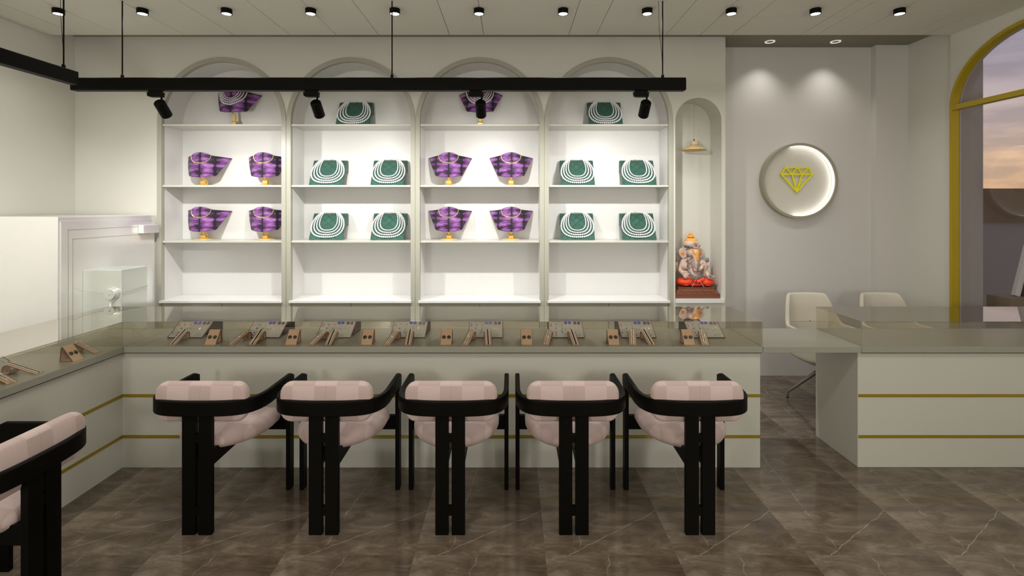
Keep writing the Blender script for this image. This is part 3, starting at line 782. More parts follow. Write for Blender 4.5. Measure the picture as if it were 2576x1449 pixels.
# ------------------------------------------------------------------ pendant in the niche
t = thing('pendant_lamp', 'small woven rattan pendant lamp hanging in the idol niche', 'pendant lamp', (1.728, 4.86, 2.20))
MB().lathe([(0.112, 0.0), (0.106, 0.012), (0.075, 0.026), (0.042, 0.040), (0.036, 0.048), (0.034, 0.046), (0.040, 0.036), (0.073, 0.020), (0.104, 0.004), (0.110, -0.004)], 48, closed=True).build('shade', RATT, t)
MB().lathe([(0.0, 0.040), (0.034, 0.044), (0.038, 0.060), (0.036, 0.072), (0.024, 0.084), (0.010, 0.088), (0.0, 0.088)], 32).build('cap', CERM, t)
MB().cyl((0, 0, 0.088), (0, 0, 0.101), 0.006, 12).build('socket', BLKD, t)
MB().cyl((0, 0, 0.101), (0, 0, 0.4653), 0.0016, 8).build('cord', CORD, t)

# ------------------------------------------------------------------ necklace busts
HX = 0.211
def lerp(pts, x):
    for (a, b), (c, d) in zip(pts, pts[1:]):
        if x <= c: return b + (d - b) * (x - a) / (c - a)
    return pts[-1][1]
def zlo(x): return lerp([(0, 0.0), (0.06, 0.003), (0.125, 0.016), (HX, 0.193)], abs(x))
def zhi(x): return lerp([(0, 0.237), (0.025, 0.236), (0.05, 0.2315), (0.075, 0.220), (0.10, 0.209), (0.13, 0.205), (HX, 0.196)], abs(x))
def bust_y(x, z):
    ax = abs(x)
    y = -0.086 + 0.165 * (ax / HX) ** 2.2 + 0.010 * (z / 0.237)
    y -= 0.018 * math.exp(-((ax - 0.06) / 0.05) ** 2) * math.exp(-((z - 0.08) / 0.06) ** 2)
    return y
def make_bust(label, zb):
    t = thing('necklace_bust', label, 'necklace bust', (0, 0, 0), 0, 'purple velvet necklace busts')
    nx, nz = 40, 14; Fr = []; Bk = []
    for i in range(nx + 1):
        x = -HX + 2 * HX * i / nx; lo, hi = zlo(x), zhi(x)
        Fr.append([Vector((x, bust_y(x, lo + (hi - lo) * j / nz), zb + lo + (hi - lo) * j / nz)) for j in range(nz + 1)])
        Bk.append([p + Vector((0, 0.016, 0)) for p in Fr[-1]])
    mb = MB(); P = []
    for i in range(nx + 1): P.append(Fr[i] + Bk[i][::-1] + [Fr[i][0]])
    mb.grid(P, True)
    m = 2 * (nz + 1) + 1
    mb.f.append(list(range(m - 1))); mb.sm.append(False)
    mb.f.append([nx * m + k for k in range(m - 1)]); mb.sm.append(False)
    ob = mb.build('bust_form', PURPLE, t)
    for v in ob.data.vertices: v.co.z -= zb
    ob.location = (0, 0, zb)
    bm = bmesh.new(); bm.from_mesh(ob.data); bmesh.ops.remove_doubles(bm, verts=bm.verts, dist=1e-5); bmesh.ops.recalc_face_normals(bm, faces=bm.faces); bm.to_mesh(ob.data); bm.free()
    b = ob.modifiers.new('bevel', 'BEVEL'); b.width = 0.003; b.segments = 2; b.limit_method = 'ANGLE'; b.angle_limit = math.radians(50)
    MB().lathe([(0.0, 0.0), (0.085, 0.0), (0.084, 0.005), (0.055, 0.011), (0.0, 0.013)], 40).build('stand_base', GOLDS, t)
    Q = Matrix.Translation((0, -0.004, 0.034)) @ Matrix.Rotation(PI / 2, 4, 'Y')
    MB().lathe([(0.013, -0.022), (0.025, -0.022), (0.025, 0.022), (0.013, 0.022)], 28, Q, smooth=False, closed=True).build('stand_knuckle', GOLDS, t)
    MB().prism([(-0.018, 0.046), (0.010, 0.046), (0.006, zb - 0.012), (-0.052, zb + 0.016), (-0.068, zb + 0.016), (-0.018, zb - 0.014)], -0.011, 0.011, 'x').build('stand_stem', GOLDS, t, bevel=0.003)
    return t
def make_chain():
    t = MB()
    n = 64; W = 0.094; D = 0.078; cz = 0.212
    def curve(a):    # a in -1..1
        x = W * math.sin(a * PI / 2); z = cz - D * math.cos(a * PI / 2) ** 0.85
        return x, min(z, zhi(x) - 0.002)
    # sample by arc length
    S_ = [curve(-1 + 2 * k / 400) for k in range(401)]
    acc = 0; nxt = 0; last = None
    for k, (x, z) in enumerate(S_):
        if k: acc += math.dist(S_[k], S_[k - 1])
        f = 1 - min(1, abs(x) / 0.075)
        r = 0.0032 + 0.0052 * f
        if acc >= nxt:
            nxt = acc + r * 1.75
            y = bust_y(x, z) - 0.003
            a = S_[max(0, k - 1)]; b = S_[min(400, k + 1)]; ang = math.atan2(b[1] - a[1], b[0] - a[0])
            tx = Matrix.Translation((x, y, z)) @ Matrix.Rotation(-ang, 4, 'Y') @ Matrix.Rotation(PI / 2, 4, 'X')
            pts = [tx @ Vector((r * math.cos(2 * PI * q / 12), r * 0.8 * math.sin(2 * PI * q / 12), 0)) for q in range(12)]
            t.tube(pts, 0.0013 + 0.0006 * f, 5, closed=True)
    return t
def bead_curve(mb, pts, r0, r1, nb):
    """beads along a polyline of points; radius r1 in the middle, r0 at the ends"""
    acc = [0]
    for a, b in zip(pts, pts[1:]): acc.append(acc[-1] + (Vector(b) - Vector(a)).length)
    tot = acc[-1]; s = 0; i = 0
    while s < tot:
        f = s / tot; r = r0 + (r1 - r0) * math.sin(PI * f) ** 0.8
        while i < len(acc) - 2 and acc[i + 1] < s: i += 1
        t = (s - acc[i]) / max(1e-9, acc[i + 1] - acc[i])
        p = Vector(pts[i]).lerp(Vector(pts[i + 1]), t)
        mb.sphere(p, r, 8, 6); s += 2.0 * r
ROWN = {'top': 'top', 'mid': 'middle', 'low': 'lower'}
bust_list = [(-2.9536, Z2, 'upper shelf, left purple bust of the leftmost bay'), (-2.3606, Z2, 'upper shelf, right purple bust of the leftmost bay'),
             (-2.9536, Z3, 'lower shelf, left purple bust of the leftmost bay'), (-2.3606, Z3, 'lower shelf, right purple bust of the leftmost bay'),
             (-0.603, Z2, 'upper shelf, left purple bust of the third bay'), (-0.0092, Z2, 'upper shelf, right purple bust of the third bay'),
             (-0.603, Z3, 'lower shelf, left purple bust of the third bay'), (-0.0092, Z3, 'lower shelf, right purple bust of the third bay')]
YBU = 4.915
b0 = None
chain_me = None
for x, z, l in bust_list:
    lab = 'purple velvet necklace bust: ' + l
    if b0 is None: b0 = make_bust(lab, 0.078); o = b0
    else: o = copy_tree(b0); o['label'] = lab
    o.location = (x, YBU, z)
    if chain_me is None: ck = make_chain().build('necklace', GOLDJ); chain_me = ck
    else: ck = chain_me.copy(); C.objects.link(ck)
    tag(ck, 'gold link necklace on the ' + l, 'necklace', 'gold chains on purple busts')
    ck.location = (x, YBU, z + 0.078)
bt = None; pk0 = None
for x, which in ((-2.660, 'leftmost'), (-0.305, 'third')):
    lab = 'purple velvet bust on the top arch shelf of the %s bay' % which
    if bt is None: bt = make_bust(lab, 0.130); o = bt
    else: o = copy_tree(bt); o['label'] = lab
    o.location = (x, YBU, Z1)
    lab2 = 'four-strand pearl necklace on the top purple bust of the %s bay' % which
    if pk0 is None:
        pk = thing('pearl_necklace', lab2, 'necklace', (0, 0, 0), 0, 'pearl necklaces on top purple busts'); pk0 = pk
        for i, (W, D) in enumerate(((0.075, 0.085), (0.092, 0.103), (0.110, 0.122), (0.130, 0.143))):
            mb = MB(); pts = []
            for k in range(81):
                a = -1 + 2 * k / 80; x2 = W * math.sin(a * PI / 2); z2 = min(0.215 - D * math.cos(a * PI / 2), zhi(x2) - 0.004)
                pts.append((x2, bust_y(x2, z2) - 0.006, z2))
            bead_curve(mb, pts, 0.0045 + 0.0006 * i, 0.0056 + 0.0011 * i, 0)
            mb.build('strand', PEARL, pk)
    else: pk = copy_tree(pk0); pk['label'] = lab2
    pk.location = (x, YBU, Z1 + 0.130)

# ------------------------------------------------------------------ green stands with pearls
GW = 0.319
FT = (0.135, 0.250); LF = math.hypot(*FT)
def make_block(label):
    prof = [(0, 0), (0.128, 0.238), (0.137, 0.248), (0.150, 0.250), (0.176, 0.250), (0.184, 0.242), (0.185, 0.135)]
    for k in range(1, 9):
        a = k / 8; prof.append((0.185 - 0.145 * math.sin(a * PI / 2), 0.135 - 0.135 * (1 - math.cos(a * PI / 2)) ** 0.9 if a < 1 else 0.0))
    return MB().prism(prof, -GW / 2, GW / 2, 'x')
def face_pt(a, b, lift):
    nrm = Vector((0, -FT[1], FT[0])) / LF; d = Vector((0, FT[0], FT[1])) / LF
    if b <= LF: return Vector((a, 0, 0)) + d * b + nrm * lift
    e = b - LF
    return Vector((a, FT[0] + e, FT[1] + lift))
def make_pearls(label):
    t = thing('pearl_necklace', label, 'necklace', (0, 0, 0), 0, 'pearl necklaces on green stands')
    for i in range(4):
        A = 0.084 + 0.0235 * i; B0 = 0.100 - 0.0240 * i; BT = LF + 0.043 - 0.006 * i
        r0, r1 = 0.0056 + 0.0004 * i, 0.0068 + 0.0009 * i
        mb = MB(); pts = []
        for k in range(101):
            th = PI * 0.06 + (2 * PI - 0.12 * PI) * k / 100       # 0 = top
            mid = (B0 + BT) / 2 - 0.018; 
            a = A * math.copysign(abs(math.sin(th)) ** 0.75, math.sin(th)) * (1 - 0.16 * math.cos(th)) * 0.98
            b = (BT + B0) / 2 + (BT - B0) / 2 * math.cos(th)
            pts.append(face_pt(a, b, r1))
        bead_curve(mb, pts, r0, r1, 0)
        mb.build('strand', PEARL, t)
    cl = MB()
    for k in range(5): cl.sphere(face_pt(-0.016 + 0.008 * k, LF + 0.040, 0.008), (0.005, 0.004, 0.004), 8, 6)
    cl.build('clasp', GOLDJ, t)
    return t
blocks = [(-1.7615, Z2, 'upper shelf, left, of the second bay'), (-1.180, Z2, 'upper shelf, right, of the second bay'),
          (-1.7615, Z3, 'lower shelf, left, of the second bay'), (-1.180, Z3, 'lower shelf, right, of the second bay'),
          (0.625, Z2, 'upper shelf, left, of the rightmost bay'), (1.2075, Z2, 'upper shelf, right, of the rightmost bay'),
          (0.625, Z3, 'lower shelf, left, of the rightmost bay'), (1.2075, Z3, 'lower shelf, right, of the rightmost bay'),
          (-1.511, Z1, 'top arch shelf of the second bay'), (0.891, Z1, 'top arch shelf of the rightmost bay')]
k0 = p0_ = None
for x, z, l in blocks:
    if k0 is None: k0 = make_block('').build('necklace_stand', GREEN, bevel=0.004); o = k0
    else: o = k0.copy(); C.objects.link(o)
    tag(o, 'green quilted velvet necklace stand on the ' + l, 'necklace stand', 'green velvet necklace stands')
    o.location = (x, 4.832, z)
    l2 = 'four-strand pearl necklace on the green stand, ' + l
    if p0_ is None: p0_ = make_pearls(l2); o = p0_
    else: o = copy_tree(p0_); o['label'] = l2
    o.location = (x, 4.832, z)

# ------------------------------------------------------------------ jewellery in the glass cases
BW, BD, BH = 0.235, 0.144, 0.088
BL = math.hypot(BD, BH)
def make_board(label):
    t = thing('jewellery_board', label, 'jewellery board', (0, 0, 0), 0, 'grey jewellery boards')
    d = Vector((0, BD, BH)) / BL; n = Vector((0, -BH, BD)) / BL
    R = Matrix.Rotation(math.atan2(BH, BD), 4, 'X')
    MB().box(-BW / 2 + 0.004, BW / 2 - 0.004, 0.003, BL - 0.002, 0.001, 0.006, R).build('felt_panel', FELT, t)
    MB().box(-BW / 2, -BW / 2 + 0.004, 0, BL, 0.0, 0.0075, R).box(BW / 2 - 0.004, BW / 2, 0, BL, 0.0, 0.0075, R).build('side_edge', BROWNL, t)
    MB().box(-BW / 2 + 0.004, BW / 2 - 0.004, 0.0, 0.003, 0.0, 0.0075, R).box(-BW / 2 + 0.004, BW / 2 - 0.004, BL - 0.002, BL, 0.0, 0.0075, R).build('end_edge', DARKB, t)
    MB().prism([(BD * 0.62, 0.0), (0.246, 0.0), (0.246, BH - 0.010), (BD - 0.004, BH - 0.006), (BD * 0.62, BH * 0.62 - 0.005)], -BW / 2 + 0.002, BW / 2 - 0.002, 'x').build('back_support', DARKB, t)
    return t
def bp(a, b, lift=0.008):
    d = Vector((0, BD, BH)) / BL; n = Vector((0, -BH, BD)) / BL
    return Vector((-BW / 2 + BW * a, 0, 0)) + d * (b * BL) + n * lift
BR = Matrix.Rotation(math.atan2(BH, BD), 4, 'X')
JM = {}
def jmesh(kind, m, mb):
    if (kind, m.name) not in JM: JM[(kind, m.name)] = mb().mesh(kind, m)
    return JM[(kind, m.name)]
def flat_poly(poly, h):
    return lambda: MB().prism(poly, -h / 2, h / 2, 'z', mtx=BR)
drop = [(0.0, 0.012), (0.003, 0.006), (0.0075, -0.002), (0.0075, -0.007), (0.004, -0.011), (-0.004, -0.011), (-0.0075, -0.007), (-0.0075, -0.002), (-0.003, 0.006)]
drop = [(x * 1.35, y * 1.3) for x, y in drop]
cresc = [(-0.014, 0.004), (-0.008, -0.003), (0.0, -0.005), (0.008, -0.003), (0.014, 0.004), (0.007, 0.001), (0.002, 0.0015), (0.0, 0.006), (-0.002, 0.0015), (-0.007, 0.001)]
def ring_m(r, w, sq=False):
    def f():
        n = 4 if sq else 16
        return MB().tube([BR @ Vector((r * math.cos(2 * PI * k / n), r * 0.95 * math.sin(2 * PI * k / n), 0)) for k in range(n)], w, 5, closed=True)
    return f
def stud_m(): return MB().sphere((0, 0, 0), (0.0042, 0.0042, 0.003), 8, 6, BR)
def bar_m(): return MB().box(-0.0012, 0.0012, -0.012, 0.012, -0.001, 0.001, BR)
GREENISH = JC['pale green']
EAR = [('earring', 'gold crescent earring', cresc, GOLDJ, [(0.16, 0.92), (0.33, 0.92)], 'crescent'),
       ('earring', 'blue teardrop earring', drop, JC['blue'], [(0.51, 0.84), (0.62, 0.84)], 'drop'),
       ('earring', 'dark plum teardrop earring', drop, JC['plum'], [(0.78, 0.82), (0.89, 0.82)], 'drop'),
       ('earring', 'gold hoop earring', None, GOLDJ, [(0.49, 0.49), (0.61, 0.49)], 'hoop'),
       ('earring', 'gold bar earring', None, GOLDJ, [(0.755, 0.50), (0.855, 0.50)], 'bar'),
       ('earring', 'pale green diamond-shaped earring', None, GREENISH, [(0.77, 0.165), (0.865, 0.165)], 'rhomb')]
STUDS = [(0.075, 0.72, 'red'), (0.22, 0.72, 'grey'), (0.395, 0.72, 'coral'), (0.075, 0.62, 'coral'), (0.22, 0.62, 'white'), (0.395, 0.62, 'yellow'),
         (0.065, 0.50, 'yellow'), (0.21, 0.50, 'black'), (0.385, 0.50, 'green'), (0.06, 0.38, 'turquoise'), (0.205, 0.38, 'white'), (0.38, 0.38, 'green'),
         (0.06, 0.26, 'navy'), (0.20, 0.26, 'navy'), (0.375, 0.26, 'navy'), (0.06, 0.14, 'white'), (0.20, 0.14, 'purple'), (0.375, 0.14, 'white'), (0.47, 0.165, 'red')]
ROWW = {0.72: 'top', 0.62: 'second', 0.50: 'third', 0.38: 'fourth', 0.26: 'fifth', 0.14: 'bottom', 0.165: 'bottom'}
BX = [-2.192, -1.675, -1.199, -0.700, -0.179, 0.369, 0.851, 1.312]
YBO = 3.432
bd0 = None
def dress_board(loc, rz, bn):
    Rz = Matrix.Rotation(rz, 4, 'Z'); loc = Vector(loc)
    for nm, desc, poly, m, spots, kind in EAR:
        for j, (a, b) in enumerate(spots):
            if kind in ('drop', 'crescent'): me = jmesh(kind, m, flat_poly(poly, 0.004))
            elif kind == 'hoop': me = jmesh(kind, m, ring_m(0.0075, 0.0012))
            elif kind == 'rhomb': me = jmesh(kind, m, ring_m(0.0105, 0.0020, True))
            else: me = jmesh(kind, m, bar_m)
            o = bpy.data.objects.new(nm, me); C.objects.link(o)
            o.location = loc + Rz @ bp(a, b, 0.0085); o.rotation_euler = (0, 0, rz)
            tag(o, '%s, %s of its pair, on the %s' % (desc, 'left' if j == 0 else 'right', bn), 'earring', 'earrings on the jewellery boards')
    for a, b, col in STUDS:
        o = bpy.data.objects.new('stud', jmesh('stud', JC[col], stud_m)); C.objects.link(o)
        o.location = loc + Rz @ bp(a, b, 0.0085); o.rotation_euler = (0, 0, rz)
        cn = 'left' if a < 0.1 else 'middle' if a < 0.3 else 'right' if a < 0.45 else 'lone'
        tag(o, '%s stud, %s row, %s column, on the %s' % (col, ROWW[b], cn, bn), 'earring', 'stud earrings on the jewellery boards')
for i, x in enumerate(BX):
    bn = ORD[i] + ' board from the left' if 0 < i < 7 else ('leftmost' if i == 0 else 'rightmost') + ' board'
    lab = 'tilted grey jewellery board, the %s in the long case' % bn
    if bd0 is None: bd0 = make_board(lab); o = bd0
    else: o = copy_tree(bd0); o['label'] = lab
    o.location = (x, YBO, ZT1); dress_board((x, YBO, ZT1), 0, bn + ' in the long case' if False else bn)
o = copy_tree(bd0); o.location = (-2.655, 2.655, ZT1); o.rotation_euler = (0, 0, PI / 2)
o['label'] = 'tilted grey jewellery board in the left side counter at the frame edge'
for nm, desc, poly, m, spots, kind in EAR[3:5]:
    for j, (a, b) in enumerate(spots):
        q = bpy.data.objects.new(nm, jmesh(kind, m, ring_m(0.0075, 0.0012) if kind == 'hoop' else bar_m)); C.objects.link(q)
        q.location = Vector((-2.655, 2.655, ZT1)) + Matrix.Rotation(PI / 2, 4, 'Z') @ bp(a, b, 0.0085); q.rotation_euler = (0, 0, PI / 2)
        tag(q, '%s, %s of its pair, on the side counter board' % (desc, 'near' if j == 0 else 'far'), 'earring', 'earrings on the jewellery boards')

# leather ear stands
def make_wedge(label):
    t = thing('earring_stand', label, 'earring stand', (0, 0, 0), 0, 'tan leather earring stands')
    w = 0.0345; th = 0.005
    out = [(0, 0), (0.058, 0.081), (0.064, 0.083), (0.069, 0.079), (0.077, 0.0)]
    inn = [(0.011, 0.004), (0.0595, 0.073), (0.0625, 0.074), (0.064, 0.072), (0.071, 0.004)]
    P = [[(x, a[0], a[1]) for x in (-w, w)] + [(x, b[0], b[1]) for x in (w, -w)] + [(-w, a[0], a[1])] for a, b in zip(out + out[:1], inn + inn[:1])]
    MB().grid(P, smooth=False).build('leather_wrap', TAN, t)
    for s in (-1, 1):
        x0, x1 = sorted((s * (w + 0.0002), s * (w + 0.0022)))
        P = [[(x, a[0], a[1]) for x in (x0, x1)] + [(x, b[0], b[1]) for x in (x1, x0)] + [(x0, a[0], a[1])] for a, b in zip(out + out[:1], inn + inn[:1])]
        MB().grid(P, smooth=False).build('edge_trim', BROWNL, t)
    ang = math.atan2(0.081, 0.058)
    for s in (-1, 1):
        q = Matrix.Translation((s * 0.0160, 0.058 * 0.50, 0.081 * 0.50)) @ Matrix.Rotation(ang, 4, 'X')
        MB().lathe([(0.0, 0.0005), (0.0125, 0.0005), (0.0115, 0.003), (0.0, 0.0035)], 24, q).build('round_disc', BLKD, t, label='black round disc')
    return t
SX = [-1.931, -1.415, -0.932, -0.423, 0.094, 0.653, 1.1355]
w0 = None
for i, x in enumerate(SX):
    lab = 'tan leather earring stand with two black discs, %s in the long case' % ('leftmost' if i == 0 else 'rightmost' if i == 6 else ORD[i] + ' from the left')
    if w0 is None: w0 = make_wedge(lab); o = w0
    else: o = copy_tree(w0); o['label'] = lab
    o.location = (x, 3.272, ZT1)
o = copy_tree(w0); o.location = (-2.494, 2.945, ZT1); o.rotation_euler = (0, 0, PI / 2)
o['label'] = 'tan leather earring stand with black discs on the left side counter'

# bracelet ramps and bracelets
RP = [(0.0, 0.0015), (0.06, 0.020), (0.12, 0.040), (0.160, 0.0525)]
for k in range(1, 12):
    a = PI / 2 - 0.3 - k * 0.42
    RP.append((0.166 + 0.026 * math.cos(a + 0.2), 0.028 + 0.026 * math.sin(a + 0.2)))
def make_ramp(label):
    t = thing('bracelet_ramp', label, 'bracelet stand', (0, 0, 0), 0, 'tan leather bracelet ramps')
    inn = offset_path(RP, -0.0035)
    inn = [(a, max(b, 0.0003)) for a, b in inn]
    def strip(x0, x1): 
        P = [[(x0, a[0], a[1]), (x1, a[0], a[1]), (x1, b[0], b[1]), (x0, b[0], b[1]), (x0, a[0], a[1])] for a, b in zip(RP, inn)]
        return MB().grid(P, smooth=False)
    strip(-0.0215, 0.0215).build('leather_strap', TAN, t)
    for s in (-1, 1):
        x0, x1 = sorted((s * 0.0217, s * 0.0245)); strip(x0, x1).build('edge_trim', BROWNL, t)
    return t
def ramp_pts(n, off):
    out = []
    for k in range(n):
        y = 0.006 + 0.172 * k / (n - 1)
        z = lerp(RP[:4] + [(0.2, 0.066)], y); out.append((y, z + off))
    return out
def bracelet_dark():
    t = thing('bracelet', '', 'bracelet'); a = MB(); b = MB()
    for y, z in ramp_pts(20, 0.005):
        b.sphere((0, y, z), (0.0046, 0.0032, 0.0035), 8, 6)
    for y, z in ramp_pts(30, 0.005):
        for s in (-1, 1): a.sphere((s * 0.0085, y, z), (0.0036, 0.0032, 0.003), 6, 5)
    b.build('dark_beads', BLKD, t, label='row of black beads'); a.build('white_beads', PEARL, t, label='rows of white beads')
    return t
def bracelet_silver():
    t = thing('bracelet', '', 'bracelet'); a = MB()
    for y, z in ramp_pts(32, 0.005):
        for s in (-1, 1): a.sphere((s * 0.0062, y, z), (0.0056, 0.0026, 0.003), 6, 5)
    a.build('silver_links', SILV, t)
    y, z = ramp_pts(11, 0.0075)[5]
    MB().sphere((0, y, z), (0.012, 0.008, 0.003), 12, 6).build('plaque', PEARL, t)
    return t
r0 = make_ramp('x'); bd = bracelet_dark(); bs_ = bracelet_silver()
used = {'ramp': False, 'd': False, 's': False}
def take(proto, key):
    if not used[key]: used[key] = True; return proto
    return copy_tree(proto)
def put_ramp(x, y, rz, kind, where):
    kn = 'black and white beaded' if kind == 'd' else 'silver two-row'
    o = take(r0, 'ramp'); o.location = (x, y, ZT1); o.rotation_euler = (0, 0, rz); o.scale = (1, 0.88, 1)
    tag(o, 'tan leather ramp under the %s bracelet, %s' % (kn, where), 'bracelet stand', 'tan leather bracelet ramps')
    o = take(bd if kind == 'd' else bs_, kind); o.location = (x, y, ZT1); o.rotation_euler = (0, 0, rz); o.scale = (1, 0.88, 1)
    tag(o, '%s bracelet on a tan ramp, %s' % (kn, where), 'bracelet', 'bracelets on ramps')
rp = [(-2.165, 'd', 0), (-1.794, 's', 1), (-1.656, 'd', 1), (-1.280, 's', 2), (-1.171, 'd', 2), (-0.800, 's', 3), (-0.664, 'd', 3), (-0.300, 's', 4), (-0.150, 'd', 4),
      (0.213, 's', 5), (0.409, 'd', 5), (0.768, 's', 6), (0.893, 'd', 6), (1.231, 's', 7)]
for x, k, i in rp:
    put_ramp(x, 3.257, math.radians(-12.5 if k == 's' else 5), k, 'before the %s jewellery board' % (ORD[i] if 0 < i < 7 else 'leftmost' if i == 0 else 'rightmost'))
put_ramp(-2.494, 3.085, PI / 2 - 0.2, 's', 'beside the side counter earring stand')
put_ramp(-2.494, 2.705, PI / 2 + 0.08, 'd', 'on the left side counter')
put_ramp(-2.494, 2.555, PI / 2 - 0.2, 's', 'at the left frame edge')

# ------------------------------------------------------------------ idol
PZ = 0.810; PH = 0.100
pl = thing('idol_plinth', 'carved dark brown wooden plinth under the elephant-headed idol', 'plinth', (NX, 4.86, PZ))
mb = MB()
prof = [(0.2075, 0.108, 0.0), (0.2075, 0.108, 0.045), (0.196, 0.100, 0.050), (0.182, 0.092, 0.070), (0.170, 0.086, 0.080), (0.170, 0.086, PH)]
vs = []; fs = []
for a, b, z in prof: vs += [(-a, -b, z), (a, -b, z), (a, b, z), (-a, b, z)]
for j in range(len(prof) - 1):
    for i in range(4):
        i2 = (i + 1) % 4; fs.append((j * 4 + i, j * 4 + i2, j * 4 + 4 + i2, j * 4 + 4 + i))
fs += [(3, 2, 1, 0), tuple((len(prof) - 1) * 4 + i for i in range(4))]
mb.add(vs, fs).build('plinth_body', PLINB, pl, bevel=0.002)
mb = MB()
for k in range(5):
    cx = -0.13 + 0.065 * k
    pts = []
    for q in range(15):
        t_ = q / 14; x = cx - 0.026 + 0.052 * t_; z = 0.060 + 0.007 * math.sin(t_ * 2 * PI)
        y = -0.0965 + (0.060 - z) * (-0.4)
        pts.append((x, y - 0.002, z))
    mb.tube(pts, 0.0022, 6)
mb.build('carving', PLINB, pl)
it = thing('idol_statue', 'seated elephant-headed idol in red cloth with saffron crown in the niche', 'statue', (NX, 4.865, PZ + PH))
U = 0.000491
def ip(x, y, dep=0.0): return Vector(((x - 500) * U, dep, (1095 - y) * U))
def capsule(mb, a, b, ra, rb, n=8):
    a = Vector(a); b = Vector(b)
    for k in range(n + 1):
        t_ = k / n; mb.sphere(a.lerp(b, t_), ra + (rb - ra) * t_, 12, 8)
def remesh(o, vox, it_=6):
    r = o.modifiers.new('remesh', 'REMESH'); r.mode = 'VOXEL'; r.voxel_size = vox; r.use_smooth_shade = True
    s = o.modifiers.new('smooth', 'SMOOTH'); s.iterations = it_; s.factor = 0.5
mb = MB()
mb.sphere(ip(500, 870, 0.005), (0.078, 0.058, 0.066), 20, 14)           # belly
mb.sphere(ip(500, 700, 0.018), (0.085, 0.048, 0.060), 20, 14)           # chest
mb.sphere(ip(500, 590, 0.018), (0.05, 0.035, 0.04), 16, 10)
mb.sphere(ip(490, 430, 0.0), (0.058, 0.055, 0.062), 20, 14)             # head
mb.sphere(ip(445, 450, -0.02), (0.030, 0.030, 0.036), 14, 10)
mb.sphere(ip(560, 450, -0.02), (0.030, 0.030, 0.036), 14, 10)
tr = [ip(510, 440, -0.045), ip(512, 520, -0.062), ip(515, 600, -0.070), ip(520, 680, -0.076), ip(525, 735, -0.080), ip(560, 752, -0.082), ip(605, 730, -0.082), ip(615, 690, -0.080)]
rr_ = [0.036, 0.031, 0.026, 0.022, 0.020, 0.018, 0.017, 0.014]
for k in range(len(tr) - 1): capsule(mb, tr[k], tr[k + 1], rr_[k], rr_[k + 1], 5)
# arms: front pair, rear pair
capsule(mb, ip(320, 640, 0.01), ip(245, 790, -0.01), 0.030, 0.024)
capsule(mb, ip(245, 790, -0.01), ip(290, 870, -0.075), 0.024, 0.019)
capsule(mb, ip(660, 640, 0.01), ip(720, 800, -0.005), 0.030, 0.024)
capsule(mb, ip(720, 800, -0.005), ip(760, 905, -0.070), 0.024, 0.019)
capsule(mb, ip(280, 720, 0.035), ip(185, 800, 0.04), 0.024, 0.020)
capsule(mb, ip(185, 800, 0.04), ip(168, 690, 0.02), 0.020, 0.016)
capsule(mb, ip(690, 740, 0.035), ip(770, 760, 0.04), 0.022, 0.019)
capsule(mb, ip(770, 760, 0.04), ip(790, 680, 0.02), 0.019, 0.016)
# blessing palm with fingers
mb.sphere(ip(292, 880, -0.085), (0.024, 0.011, 0.026), 14, 10)
for k, (fx, fh) in enumerate(((255, 800), (278, 785), (302, 786), (325, 800))): capsule(mb, ip(262 + 20 * k, 865, -0.086), ip(fx, fh, -0.090), 0.0066, 0.0055, 5)
capsule(mb, ip(330, 880, -0.085), ip(352, 835, -0.09), 0.007, 0.0055, 4)
# giving palm
mb.sphere(ip(775, 915, -0.085), (0.028, 0.020, 0.014), 14, 10)
for k in range(4): capsule(mb, ip(760 + 20 * k, 925, -0.092), ip(768 + 21 * k, 885, -0.106), 0.0068, 0.0055, 4)
capsule(mb, ip(730, 905, -0.085), ip(705, 880, -0.09), 0.007, 0.006, 4)
for s, px, py in ((-1, 165, 660), (1, 790, 670)):
    for k in range(4): capsule(mb, ip(px - 22, py - 15 + 16 * k, 0.0), ip(px + 24, py - 15 + 16 * k, -0.004), 0.0085, 0.0075, 4)
o = mb.build('body', SKIN, it); remesh(o, 0.0030, 4)
mb = MB()          # folded shawl over both shoulders
for k in range(5):
    x0 = 260 + 18 * k
    mb.tube([ip(x0 + 90, 560, 0.02), ip(x0 + 20 + 4 * k, 620, -0.018 - 0.003 * k), ip(x0, 700, -0.030 - 0.004 * k), ip(x0 + 4 * k, 770, -0.035 - 0.004 * k)], 0.0058, 8)
for k in range(3):
    x0 = 735 - 18 * k
    mb.tube([ip(x0 - 100, 570, 0.02), ip(x0 - 30, 620, -0.018), ip(x0, 700, -0.028), ip(x0 - 25, 830, -0.04), ip(x0 - 50, 890, -0.05)], 0.0058, 8)
mb.build('shawl', SKIN, it)
mb = MB()
P1, P2 = ip(320, 1010, -0.02), ip(735, 1012, -0.02)
mb.sphere(P1, (0.083, 0.068, 0.0415), 24, 16); mb.sphere(P2, (0.078, 0.066, 0.041), 24, 16)
mb.sphere(ip(500, 1000, 0.02), (0.09, 0.06, 0.045), 20, 14)
capsule(mb, ip(640, 960, -0.055), ip(540, 990, -0.075), 0.024, 0.018)
o = mb.build('dhoti', IRED, it); remesh(o, 0.004, 4)
mb = MB()
for c, s in ((P1, 1), (P2, -1)):
    for k in range(4):
        pts = []
        for q in range(11):
            a = math.radians(42 + 96 * q / 10)
            pts.append(c + Vector((-(0.079 - 0.014 * k) * math.cos(a), -0.064 * math.sin(a) * (0.72 + 0.08 * k) - 0.004, 0.022 - 0.017 * k * 0.8 - 0.006 * math.sin(a))))
        mb.tube(pts, 0.0035, 6)
mb.build('dhoti_fold', IRED, it)
mb = MB(); mb.sphere(ip(520, 1055, -0.055), (0.075, 0.038, 0.020), 18, 10)
mb.build('sash', IDRED, it, label='dark red sash')
mb = MB()
